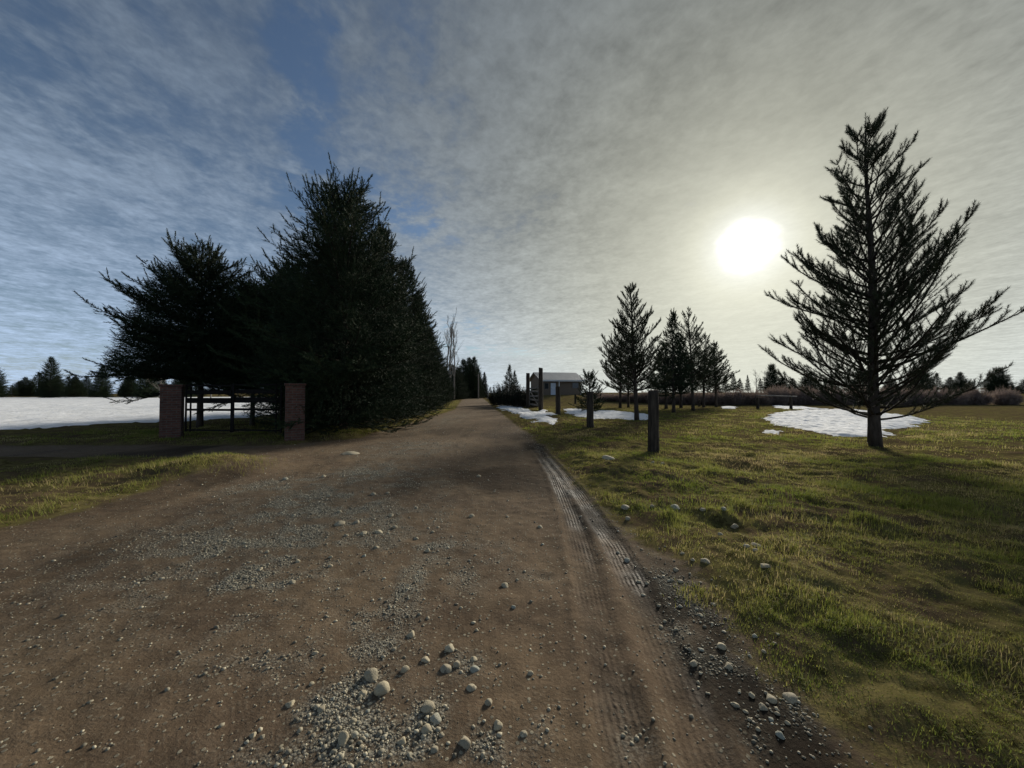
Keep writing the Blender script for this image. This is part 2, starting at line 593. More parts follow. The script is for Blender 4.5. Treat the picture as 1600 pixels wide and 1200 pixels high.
def ground_material(road):
    m, t, b = newmat('road_dirt' if road else 'field_ground')
    P = t.pos()
    px, py, pz = t.sep(P)
    g, w, ed = t.attr('gravel'), t.attr('wet'), t.attr('edge')
    tu, tv, tf = t.attr('tu'), t.attr('tv'), t.attr('tf')
    n0 = t.noise(P, 0.9, 6, 0.6)
    n1 = t.noise(P, 7.0, 7, 0.68)
    n2 = t.noise(P, 55.0, 6, 0.72)
    # dirt
    dirt = t.mix(t.ss(n0, 0.32, 0.68), (0.142, 0.098, 0.064), (0.205, 0.145, 0.090))
    st = t.noise(t.comb(t.mul(px, 2.6), t.mul(py, 0.22), 0.0), 1.0, 5, 0.6)
    dirt = t.mix(t.mul(t.ss(st, 0.48, 0.66), 0.6), dirt, t.scale(dirt, 0.68))
    dirt = t.mix(t.ss(n1, 0.35, 0.72), t.scale(dirt, 0.72), dirt)
    dirt = t.mix(t.mul(t.ss(n2, 0.52, 0.72), 0.5), dirt, (0.27, 0.23, 0.165))
    dirt = t.mix(t.mul(t.ss(n2, 0.50, 0.30), 0.55), dirt, (0.075, 0.055, 0.038))
    # packed fine gravel
    vd = t.voro(P, 75.0, 1)
    vcol = t.sep(vd)[0]
    vdist = t.voro(P, 75.0, 0)
    gcol = t.mix(vcol, (0.10, 0.092, 0.075), (0.34, 0.32, 0.255))
    gcol = t.mix(t.ss(vdist, 0.45, 0.75), gcol, (0.07, 0.058, 0.043))
    gm = t.mul(g, t.ss(n1, 0.28, 0.55))
    dirt = t.mix(t.m('MINIMUM', t.mul(gm, 1.1), 1.0), dirt, gcol)
    ev = t.n.new('ShaderNodeTexVoronoi')
    t.put(ev.inputs['Vector'], P)
    ev.inputs['Scale'].default_value = 34.0
    er, eg, eb = t.sep(ev.outputs[1])
    em = t.mul(t.ss(er, 0.70, 0.72), t.ss(t.add(ev.outputs[0], t.mul(n2, 0.25)), 0.46, 0.38))
    dirt = t.mix(em, dirt, t.mix(eg, (0.16, 0.14, 0.105), (0.34, 0.30, 0.215)))
    wetm = t.mul(w, t.ss(n1, 0.25, 0.5, 0.6, 1.0))
    dirt = t.mix(wetm, dirt, t.scale(dirt, 0.17))
    # turf under the blades
    ng = t.noise(P, 2.3, 6, 0.66)
    turf = t.mix(t.ss(ng, 0.36, 0.66), (0.108, 0.096, 0.034), (0.180, 0.146, 0.062))
    turf = t.mix(t.ss(n1, 0.46, 0.66), turf, t.scale(turf, 0.42))
    turf = t.mix(t.mul(t.ss(t.noise(P, 1.3, 7, 0.75), 0.45, 0.58), 0.9), turf, (0.095, 0.068, 0.042))
    turf = t.mix(t.mul(t.ss(n2, 0.55, 0.75), 0.35), turf, (0.27, 0.22, 0.10))
    k = t.ss(t.add(ed, t.mul(t.sub(n1, 0.5), 0.5)), -0.12, 0.10)
    col = t.mix(k, turf, dirt)
    t.l.new(col, b.inputs['Base Color'])
    gl = t.mul(wetm, t.ss(tf, 0.05, 0.6))
    ro = t.add(0.97, t.mul(gl, -0.26))
    ro = t.sub(ro, t.mul(t.mul(tf, t.ss(n1, 0.3, 0.6)), 0.16))
    t.l.new(t.mul(ro, 1.0), b.inputs['Roughness'])
    t.l.new(t.mul(k, t.add(0.06, t.mul(gl, 0.13))), b.inputs['Specular IOR Level'])
    # tread of the wheel tracks
    ph = t.mul(tu, 2 * math.pi / 0.034)
    rib = t.m('SINE', t.add(ph, t.mul(t.sub(n1, 0.5), 4.5)))
    tr = t.m('SINE', t.add(t.mul(tv, 2 * math.pi / 0.055), t.mul(t.m('ABSOLUTE', tu), 60.0)))
    tread = t.mul(t.add(t.mul(rib, 0.8), t.mul(t.mul(tr, t.ss(rib, -0.3, 0.6)), 0.5)), tf)
    h = t.add(t.mul(n1, 0.55), t.mul(n2, 0.30))
    h = t.add(h, t.mul(t.mul(t.sub(1.0, vdist), gm), 0.45))
    h = t.add(h, t.mul(em, 0.25))
    h = t.add(h, t.mul(t.mul(tread, t.ss(t.noise(P, 3.2, 4, 0.7), 0.36, 0.60, 0.12, 1.0)), 0.24))
    t.l.new(t.bump(h, 0.9, 0.020), b.inputs['Normal'])
    return m


M['road'] = ground_material(True)
M['ground'] = ground_material(False)


# ------------------------------------------------------------------ ground and road
def graded(lo_far, lo, hi, hi_far, step, grow):
    a = list(np.arange(lo, hi, step))
    s, v, up = step, hi, []
    while v < hi_far:
        up.append(v)
        s *= grow
        v += s
    s, v, dn = step, lo, []
    while v > lo_far:
        s *= grow
        v -= s
        dn.append(v)
    return np.array(dn[::-1] + a + up)


def build_ground():
    xs = graded(-420, -4.2, 3.6, 420, 0.030, 1.050)
    ys = graded(-60, 1.0, 8.0, 620, 0.030, 1.045)
    Xg, Yg = np.meshgrid(xs, ys)
    x, y = Xg.ravel(), Yg.ravel()
    z = zg(x, y)
    sd = road_sd(x, y)
    V = np.stack([x, y, z], 1)
    nx, ny = len(xs), len(ys)
    i, j = np.meshgrid(np.arange(nx - 1), np.arange(ny - 1))
    a = (j * nx + i).ravel()
    F = np.stack([a, a + 1, a + nx + 1, a + nx], 1)
    uA, uB = x - np.interp(y, *TRK_A), x - np.interp(y, *TRK_B)
    useB = np.abs(uB) < np.abs(uA)
    tu = np.where(useB, uB, uA)
    tf = np.exp(-(tu / 0.12) ** 4) * sstep(y, 0.5, 1.2) * sstep(-y, -12, -6)
    tf = tf * (0.30 + 0.70 * sstep(fbm(x * 4, y * 1.2, 91, 4), 0.35, 0.62))
    attrs = {'gravel': gravel_d(x, y), 'wet': wet_d(x, y), 'edge': np.clip(sd, -2, 2), 'tu': tu, 'tv': y, 'tf': np.clip(tf, 0, 1)}
    fr = sd[F].mean(1) > -0.02
    for nm, sel in (('dirt_road', fr), ('grass_field', ~fr)):
        f = F[sel]
        used, inv = np.unique(f, return_inverse=True)
        o = mesh_np(nm, V[used], inv.reshape(-1, 4), M['road'] if nm == 'dirt_road' else M['ground'], None, True, {k_: v_[used] for k_, v_ in attrs.items()})
        o['kind'] = 'structure'
        o['label'] = 'brown dirt road with gravel and wheel tracks' if nm == 'dirt_road' else 'rough winter turf on both sides of the road'


build_ground()


# ------------------------------------------------------------------ snow
def in_poly(x, y, poly):
    inside = np.zeros(x.shape, bool)
    dmin = np.full(x.shape, 1e9)
    n = len(poly)
    for k in range(n):
        x0, y0 = poly[k]
        x1, y1 = poly[(k + 1) % n]
        c = ((y0 > y) != (y1 > y)) & (x < (x1 - x0) * (y - y0) / (y1 - y0 + 1e-12) + x0)
        inside ^= c
        dx, dy = x1 - x0, y1 - y0
        t = np.clip(((x - x0) * dx + (y - y0) * dy) / (dx * dx + dy * dy + 1e-12), 0, 1)
        dmin = np.minimum(dmin, np.hypot(x - x0 - t * dx, y - y0 - t * dy))
    return np.where(inside, dmin, -dmin)


SNOW = []


def snow_patch(pix, label, step=0.08, rag=0.5, thick=0.05, zl=0.06, freq=1.0, edge=0.5):
    poly = [gp(a, b, zl) for a, b in pix]
    P = np.array(poly)
    SNOW.append(poly)
    xs = np.arange(P[:, 0].min() - 1, P[:, 0].max() + 1, step)
    ys = np.arange(P[:, 1].min() - 1, P[:, 1].max() + 1, step * 1.6)
    X_, Y_ = np.meshgrid(xs, ys)
    x, y = X_.ravel(), Y_.ravel()
    f = in_poly(x, y, poly) + rag * 2.2 * (fbm(x * freq, y * freq * 0.6, 61, 4) - 0.5) - 0.12 * rag
    z = zg(x, y) - 0.012 + (thick + 0.012) * sstep(f, -0.08, edge) + 0.01 * (fbm(x * 4, y * 4, 65, 2) - 0.5)
    nx = len(xs)
    i, j = np.meshgrid(np.arange(nx - 1), np.arange(len(ys) - 1))
    a = (j * nx + i).ravel()
    F = np.stack([a, a + 1, a + nx + 1, a + nx], 1)
    keep = (f[F] > -0.06).all(1)
    F = F[keep]
    used, inv = np.unique(F, return_inverse=True)
    o = mesh_np('snow', np.stack([x, y, z], 1)[used], inv.reshape(-1, 4), M['snow'], None, True)
    tag(o, label, None, None, 'stuff')
    return o


snow_patch([(776, 633), (808, 634), (818, 639), (834, 643), (850, 641), (866, 649), (880, 665), (858, 668), (836, 659), (812, 653), (793, 645)], 'broken snow patch on the verge beside the road', 0.07, 0.75, 0.06, freq=1.1)
snow_patch([(878, 639), (912, 640), (960, 643), (1018, 649), (1016, 656), (985, 657), (960, 654), (930, 655), (905, 652), (884, 645)], 'wide snow patch between the fence posts and the pines', 0.07, 0.3, 0.07)
snow_patch([(1186, 655), (1212, 646), (1250, 641), (1340, 639), (1450, 655), (1380, 684), (1300, 682), (1250, 671), (1215, 665)], 'snow patch under the big pine in the field', 0.07, 0.5, 0.07)
snow_patch([(1190, 671), (1222, 675), (1218, 680), (1194, 677)], 'thin sliver of snow in the grass', 0.05, 0.15, 0.03, freq=2, edge=0.2)
snow_patch([(1126, 634), (1152, 635.5), (1152, 639), (1128, 638.5)], 'small far snow patch by the dry brush', 0.09, 0.4, 0.05)
snow_patch([(1205, 633.5), (1260, 636), (1300, 640), (1240, 639.5), (1208, 637)], 'long far snow patch along the dry brush', 0.09, 0.5, 0.05)
snow_patch([(-420, 622), (445, 620.5), (452, 640), (420, 649), (380, 654), (330, 656), (100, 668), (-420, 690)], 'snow field behind the iron gate', 0.18, 0.7, 0.09, freq=0.35, edge=0.8)


def snow_f(x, y):
    f = np.full(np.shape(x), -9.0)
    for p in SNOW:
        f = np.maximum(f, in_poly(x, y, p))
    return f


# ------------------------------------------------------------------ grass blades
def blades(n, xr, yr, seed, lmin, lmax, wid, dens):
    r = np.random.default_rng(seed)
    x = r.uniform(*xr, n)
    if yr[1] / max(yr[0], .1) > 2.2:
        y = np.exp(r.uniform(math.log(yr[0]), math.log(yr[1]), n))
    else:
        y = r.uniform(*yr, n)
    keep = r.random(n) < dens(x, y)
    x, y = x[keep], y[keep]
    n = len(x)
    z = zg(x, y)
    cl = fbm(x * 1.6, y * 1.6, 81, 3)
    L = 0.74 * r.uniform(lmin, lmax, n) * (0.55 + 1.1 * sstep(cl, 0.35, 0.7))
    az = r.uniform(0, 2 * math.pi, n) * 0.75 + 5.0 * fbm(x * 2.5, y * 2.5, 83, 2)
    lean = r.uniform(0.25, 1.25, n)
    dx, dy = np.cos(az), np.sin(az)
    w = wid * r.uniform(0.6, 1.3, n)
    sx, sy = -dy * w, dx * w
    B = np.stack([x, y, z - 0.01], 1)
    S = np.stack([sx, sy, np.zeros(n)], 1)
    mid = B + np.stack([dx * np.sin(lean * 0.5) * L * 0.5, dy * np.sin(lean * 0.5) * L * 0.5, np.cos(lean * 0.5) * L * 0.5], 1)
    tip = mid + np.stack([dx * np.sin(lean * 1.2) * L * 0.5, dy * np.sin(lean * 1.2) * L * 0.5, np.cos(lean * 1.2) * L * 0.5], 1)
    V = np.stack([B - S, B + S, mid - S * 0.8, mid + S * 0.8, tip], 1).reshape(-1, 3)
    b = np.arange(n)[:, None] * 5
    F = np.concatenate([b + np.array([0, 1, 3]), b + np.array([0, 3, 2]), b + np.array([2, 3, 4])])
    c = np.clip(0.50 + 1.9 * (fbm(x * 1.1, y * 1.1, 85, 4) - 0.5) + r.normal(0, 0.24, n), 0, 1)
    return V, F, np.repeat(c, 5)


def dens_grass(x, y):
    sd = road_sd(x, y)
    p = sstep(-sd, -0.04, 0.35)
    p = p * (0.22 + 0.78 * sstep(fbm(x * 1.5, y * 1.5, 87, 5, 0.6), 0.47, 0.60))
    p = np.where(snow_f(x, y) > -0.1, p * 0.06, p)
    c = gp(1150, 828)
    p = p * (1 - 0.85 * np.exp(-((x - c[0]) / 0.4) ** 2 - ((y - c[1]) / 0.35) ** 2))
    return p


parts = []
for n_, xr_, yr_, lo, hi, wd in ((150000, (0.9, 5.5), (1.5, 4.6), 0.03, 0.075, 0.0017), (130000, (0.5, 9.5), (4.4, 11.0), 0.04, 0.09, 0.0030),
                                 (120000, (-14, 26), (10.5, 36), 0.05, 0.11, 0.0065), (45000, (-9.5, -4.8), (2.0, 8.6), 0.05, 0.12, 0.0032),
                                 (40000, (-16, -4.4), (9.9, 15), 0.05, 0.12, 0.005), (45000, (-9.5, -3.9), (12, 60), 0.05, 0.13, 0.007),
                                 (60000, (5.4, 14), (2.0, 5.0), 0.04, 0.09, 0.003), (60000, (1.2, 4.5), (1.15, 2.6), 0.03, 0.075, 0.0017), (50000, (1.6, 9), (3.0, 9.0), 0.07, 0.14, 0.0019), (70000, (9, 30), (4.8, 14), 0.05, 0.11, 0.005), (90000, (0, 24), (10.5, 30), 0.05, 0.12, 0.008)):
    parts.append(blades(n_, xr_, yr_, 100 + len(parts), lo, hi, wd, dens_grass))


def tuft(px, py, n, rad, L):
    c = gp(px, py)
    f = lambda x, y: np.exp(-((x - c[0]) / rad) ** 2 - ((y - c[1]) / rad) ** 2)
    return blades(n, (c[0] - 2 * rad, c[0] + 2 * rad), (c[1] - 2 * rad, c[1] + 2 * rad), px + py, L * .6, L, 0.0022, f)


for a in ((1095, 935, 1400, 0.13, 0.10), (1240, 1055, 1500, 0.12, 0.12), (1030, 745, 2500, 0.30, 0.13), (1165, 985, 900, 0.08, 0.09), (1070, 830, 1500, 0.2, 0.1), (1225, 960, 1500, 0.14, 0.09),
          (360, 735, 4000, 0.5, 0.16), (960, 740, 1500, 0.3, 0.11), (1140, 870, 900, 0.12, 0.08), (1190, 655, 900, 0.35, 0.30)):
    parts.append(tuft(*a))
off, VV, FF, RR = 0, [], [], []
for v_, f_, r_ in parts:
    VV.append(v_)
    FF.append(f_ + off)
    RR.append(r_)
    off += len(v_)
o = mesh_np('grass', np.concatenate(VV), np.concatenate(FF), M['grass'], None, False, {'rnd': np.concatenate(RR)})
tag(o, 'short green and straw coloured grass', None, None, 'stuff')


# ------------------------------------------------------------------ stones and gravel
def ico(sub):
    import bmesh
    bm = bmesh.new()
    bmesh.ops.create_icosphere(bm, subdivisions=sub, radius=1.0)
    bm.verts.ensure_lookup_table()
    V = np.array([v.co[:] for v in bm.verts])
    F = np.array([[v.index for v in f.verts] for f in bm.faces])
    bm.free()
    return V, F


def rock_shape(sub, seed, angular):
    r = np.random.default_rng(seed)
    V, F = ico(sub)
    V = V.copy()
    for _ in range(angular):
        d = r.normal(size=3)
        d /= np.linalg.norm(d)
        lim = r.uniform(0.62, 0.9)
        k = V @ d
        V -= np.maximum(k - lim, 0)[:, None] * d * 0.9
    ph = r.uniform(0, 6, 6)
    V *= (1 + 0.08 * np.sin(3 * V[:, :1] + ph[0]) * np.sin(2.5 * V[:, 1:2] + ph[1]) + 0.05 * np.sin(6 * V[:, 2:3] + ph[2] + 4 * V[:, :1]))
    return V, F


def gravel():
    r = np.random.default_rng(5)
    protos = [rock_shape(1, 300 + k, 5) for k in range(6)]
    n = 620000
    x = r.uniform(-6.5, 2.4, n)
    y = np.exp(r.uniform(math.log(1.25), math.log(16), n))
    g = gravel_d(x, y)
    sd = road_sd(x, y)
    mud = wet_d(x, y) * np.exp(-((x - np.interp(y, RY, RX)) / 0.3) ** 2)
    p = 0.009 + 0.26 * g ** 1.5 + 0.04 * mud
    keep = (r.random(n) < p) & (sd > -0.25)
    x, y, g = x[keep], y[keep], g[keep]
    n = len(x)
    s = 0.0022 + 0.0035 * r.random(n) ** 2 + 0.009 * r.random(n) ** 11 + 0.0006 * y
    z = zg(x, y) + s * 0.10
    G = Geo()
    VV, FF, RR, off = [], [], [], 0
    which = r.integers(0, 6, n)
    for k, (V0, F0) in enumerate(protos):
        q = np.where(which == k)[0]
        m = len(q)
        a = r.uniform(0, 6.283, m)
        sx, sy, sz = (s[q] * r.uniform(0.8, 1.5, m), s[q] * r.uniform(0.8, 1.3, m), s[q] * r.uniform(0.5, 0.9, m))
        Px = V0[None, :, 0] * sx[:, None]
        Py = V0[None, :, 1] * sy[:, None]
        Vx = Px * np.cos(a)[:, None] - Py * np.sin(a)[:, None] + x[q][:, None]
        Vy = Px * np.sin(a)[:, None] + Py * np.cos(a)[:, None] + y[q][:, None]
        Vz = V0[None, :, 2] * sz[:, None] + z[q][:, None]
        VV.append(np.stack([Vx, Vy, Vz], 2).reshape(-1, 3))
        FF.append((F0[None] + (np.arange(m) * len(V0))[:, None, None]).reshape(-1, 3) + off)
        RR.append(np.repeat(r.random(m), len(V0)))
        off += m * len(V0)
    o = mesh_np('gravel', np.concatenate(VV), np.concatenate(FF), M['gravel'], None, True, {'rnd': np.concatenate(RR)})
    tag(o, 'loose grey gravel lying on the dirt road', None, None, 'stuff')


gravel()

ROCKS = []
for k in range(7):
    V_, F_ = rock_shape(3, 40 + k, (8, 7, 12, 11, 10, 14, 11)[k])
    me_o = (V_, F_)
    ROCKS.append(me_o)
ROCK_MESH = {}


def stone(px, py, w, label, shape=None, flat=0.75, asp=None, group=None, ang=None):
    """a single stone w photo pixels wide, sitting on the ground"""
    r = random.Random(px * 7919 + py)
    k = r.randrange(7) if shape is None else shape
    x, y = gp(px, py)
    for _ in range(2):
        x, y = gp(px, py, zgs(x, y))
    d = math.hypot(x, math.hypot(y, CAM_H))
    s = 0.5 * w / FPX * y * 0.98
    if k not in ROCK_MESH:
        o = mesh_np('stone', *ROCKS[k], M['stone'], None, True, {'rnd': np.zeros(len(ROCKS[k][0]))})
        ROCK_MESH[k] = o.data
    else:
        o = bpy.data.objects.new('stone', ROCK_MESH[k])
        COL.objects.link(o)
    asp = asp or r.uniform(0.75, 1.0)
    o.scale = (s, s * asp, s * flat)
    o.rotation_euler = (r.uniform(-.15, .15), r.uniform(-.15, .15), ang if ang is not None else r.uniform(-0.6, 0.6))
    o.location = (x, y, zgs(x, y) + s * flat * (0.40 if 'turf' in label else 0.02))
    tag(o, label, 'stone', group)
    return o


for a in (
    (580, 1058, 27, 'large tan stone at the top of the gravel heap in the road', 0, 0.8),
    (597, 1079, 25, 'large round tan stone beside the biggest tan stone', 1, 0.85),
    (567, 1084, 13, 'small pale wedge stone just below the two large tan stones', 2),
    (633, 1047, 15, 'round tan stone alone on bare dirt beyond the gravel heap', 1),
    (642, 993, 16, 'tan stone lying alone farther up the middle of the road', 4),
    (703, 1015, 18, 'brownish oval stone above the pair of white broken stones', 0),
    (697, 1046, 19, 'white broken stone with a sharp left edge', 2, 0.8),
    (713, 1039, 14, 'white broken upright stone touching the larger white one', 5, 0.9),
    (665, 1032, 15, 'grey oval stone half buried, left of the white broken stones', 0, 0.6),
    (741, 1047, 17, 'flat olive stone to the right of the white broken stones', 3, 0.6),
    (740, 1030, 12, 'dark flat stone above the flat olive stone', 3, 0.5),
    (736, 1075, 15, 'pale block stone below the flat olive stone', 2),
    (667, 1106, 25, 'long pale slab stone with pointed corner', 5, 0.6),
    (681, 1125, 20, 'smooth cream oval stone below the long pale slab', 0),
    (666, 1141, 17, 'smooth grey round stone at the foot of the stone chain', 1),
    (536, 1157, 21, 'upright grey egg shaped stone in the gravel heap', 0, 1.1),
    (554, 1149, 12, 'small tan stone beside the grey egg shaped stone', 1),
    (725, 1162, 22, 'rough tan lump stone near the bottom of the picture', 5, 0.85),
    (628, 1160, 17, 'brownish stone beside a dark hollow in the wheel rut', 4),
    (678, 1172, 13, 'flat grey stone between the rough lump and the brownish stone', 3, 0.6),
    (778, 1134, 17, 'dull brown lump stone right of the rough tan stone', 4),
    (764, 1099, 14, 'pale upright stone in bare dirt above the dull brown lump', 6, 0.9),
    (818, 1147, 12, 'pale chip stone by a patch of fine dark gravel', 2),
    (829, 1053, 11, 'round pale stone alone near the smooth wheel lane', 1),
    (789, 916, 14, 'oval cream stone alone in the smooth middle of the road', 0, 0.7),
    (453, 1101, 16, 'tan stone alone on the bare dirt left of the gravel heap', 4, 0.65),
    (492, 1021, 10, 'pale brick shaped stone in the empty left wheel lane', 2),
    (395, 1150, 12, 'cream stone with small pebbles near the left bottom corner', 4, 0.9),
    (502, 1108, 14, 'pale slanted stone on the left rim of the gravel heap', 5, 0.6),
    (551, 1127, 12, 'grey flat stone in the middle of the gravel heap', 3, 0.5),
    (980, 876, 11, 'round white stone on the mud beside the tread marks', 1),
    (1126, 1011, 16, 'large white angular stone in the dark wet gravel', 5, 0.8),
    (1084, 1037, 13, 'pale stone in wet gravel below the white angular stone', 4),
    (1139, 1042, 14, 'pale stone in wet gravel nearest the grass', 4),
    (1204, 1093, 17, 'pale flat stone at the top of the pebble patch by the grass', 5, 0.6),
    (1234, 1092, 24, 'broad white stone tucked into the grass at the pebble patch', 5, 0.5),
    (1192, 1106, 14, 'grey stone in the middle of the pebble patch by the grass', 4),
    (1219, 1150, 14, 'smooth grey stone at the lower rim of the pebble patch', 0),
    (1149, 1102, 12, 'pale stone on mud left of the pebble patch', 2),
    (974, 1150, 9, 'small pale round stone between the lower tread marks', 1),
    (950, 717, 24, 'flat pale rock in the turf in front of the fence posts', 3, 0.35),
    (1055, 796, 16, 'pale oval stone in the turf below the grassy hump', 0, 0.6),
    (976, 794, 14, 'flat pale stone where the mud meets the turf', 3, 0.5),
    (1103, 879, 17, 'grey half buried stone among green blades', 0, 0.5),
    (1195, 886, 16, 'long tilted grey stone lying in thick grass', 5, 0.5),
    (1181, 854, 18, 'flat grey stone in the turf beside the bare hollow', 3, 0.4),
    (1148, 824, 13, 'pale stone on the rim of the bare hollow in the turf', 4, 0.6),
    (547, 709, 30, 'long flat pale slab stone across from the brick pillar', 3, 0.22),
    (530, 819, 19, 'wide pale flat stone in the grey gravel by the driveway', 3, 0.45),
    (557, 817, 12, 'small pale stone beside the wide pale flat stone', 4),
    (568, 834, 14, 'low tan stone, left one of the pair in dark dirt', 0, 0.5),
    (592, 832, 14, 'low tan stone, right one of the pair in dark dirt', 0, 0.5),
    (457, 910, 12, 'oval pale stone alone in the left wheel lane', 0, 0.5),
    (737, 807, 10, 'small pale stone alone in the dark damp middle of the road', 1),
    (668, 861, 11, 'dark stone in the small central gravel patch', 4, 0.7),
):
    stone(*a[:4], *(a[4:5] or (None,)), **({'flat': a[5]} if len(a) > 5 else {}))

GRP = {
    'small pale stone lying loose in the grey gravel by the driveway': ('loose stones by the driveway', [(530, 800, 9), (617, 824, 9), (541, 837, 8), (589, 856, 8), (465, 878, 10), (516, 885, 8), (516, 871, 8), (569, 869, 8), (583, 773, 9), (606, 771, 7),
                                                                          (514, 775, 7), (446, 749, 9), (505, 745, 8), (417, 863, 9), (406, 890, 10), (352, 847, 9), (611, 806, 9), (394, 917, 9)]),
    'small stone lying loose on the bare brown middle of the road': ('loose stones on the road', [(748, 744, 8), (650, 842, 8), (651, 794, 6), (676, 831, 6), (600, 904, 6), (802, 949, 8), (808, 906, 6), (844, 824, 9), (848, 851, 6), (846, 1057, 6), (690, 905, 6), (700, 880, 6), (668, 966, 7), (720, 950, 6), (745, 985, 7), (615, 1015, 8)]),
    'small pebble in the heap of gravel in the road': ('pebbles in the gravel heap', [(562, 1092, 8), (487, 1069, 9), (520, 1092, 8), (545, 1105, 9), (575, 1112, 8), (510, 1135, 9), (530, 1138, 9), (560, 1130, 8), (572, 1150, 8), (490, 1150, 9), (565, 1168, 9), (520, 1175, 9), (500, 1185, 8), (440, 1172, 8), (410, 1152, 9), (385, 1160, 8), (690, 1149, 10), (640, 1180, 9)]),
    'small wet stone in the dark gravel beside the grass': ('stones in the wet gravel', [(1095, 1016, 9), (1056, 984, 8), (1094, 961, 8), (1030, 947, 8), (1063, 948, 8), (1033, 980, 8), (1039, 971, 7), (998, 909, 8), (1011, 912, 8), (1056, 891, 10), (1049, 907, 9), (1063, 909, 9), (966, 864, 7), (1066, 865, 8), (1083, 876, 8), (1081, 1120, 9), (1180, 995, 10), (1172, 1125, 9), (1205, 1125, 9), (1215, 1116, 9), (1185, 1140, 9), (1230, 1130, 9), (1165, 1112, 8)]),
    'small pale stone half hidden in the turf': ('stones in the turf', [(1019, 793, 9), (1098, 795, 9), (981, 812, 10), (1020, 724, 7), (1084, 732, 7), (1166, 856, 10), (1131, 810, 10), (1180, 865, 9), (1125, 838, 9), (1174, 1088, 10), (1194, 1020, 8), (1035, 725, 6)]),
}
for lab, (grp, lst) in GRP.items():
    for q in lst:
        stone(q[0], q[1], q[2], lab, None, 0.7, None, grp)


# ------------------------------------------------------------------ conifers
def unit(v):
    return v / (np.linalg.norm(v, axis=-1, keepdims=True) + 1e-9)


def needle_tris(P, A, L, k, nl, nw, spread, r, shade):
    """bottle-brush shoots: k needles on every shoot (base P, axis A, length L)"""
    n = len(P)
    A = unit(A)
    ref = np.where(np.abs(A[:, 2:3]) < 0.9, np.array([[0, 0, 1.0]]), np.array([[1.0, 0, 0]]))
    U_ = unit(np.cross(A, ref))
    W_ = np.cross(A, U_)
    t = (np.arange(k)[None, :] + r.uniform(0, 1, (n, k))) / k
    ph = r.uniform(0, 2 * math.pi, (n, k))
    an = spread * r.uniform(0.6, 1.25, (n, k)) * (1 - 0.45 * t)
    O_ = P[:, None] + A[:, None] * (L[:, None] * t)[..., None]
    D = A[:, None] * np.cos(an)[..., None] + (U_[:, None] * np.cos(ph)[..., None] + W_[:, None] * np.sin(ph)[..., None]) * np.sin(an)[..., None]
    S = unit(np.cross(D, r.normal(size=(n, k, 3)))) * (nw * 0.5)
    ln = (nl * r.uniform(0.75, 1.2, (n, k)))[..., None]
    V = np.stack([O_ - S, O_ + S, O_ + D * ln], 2).reshape(-1, 3)
    F = np.arange(len(V)).reshape(-1, 3)
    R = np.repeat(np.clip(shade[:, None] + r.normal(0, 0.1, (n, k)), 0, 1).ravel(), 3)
    return V, F, R


def bez(p, d0, L, bend, n, r, wob=0.04):
    """a curved limb of length L starting along d0 and bending by the vector bend"""
    pts = [np.array(p, float)]
    d = np.array(d0, float)
    for i in range(n):
        d = unit(d + np.array(bend) / n + r.normal(0, wob, 3))
        pts.append(pts[-1] + d * L / n)
    return np.array(pts)


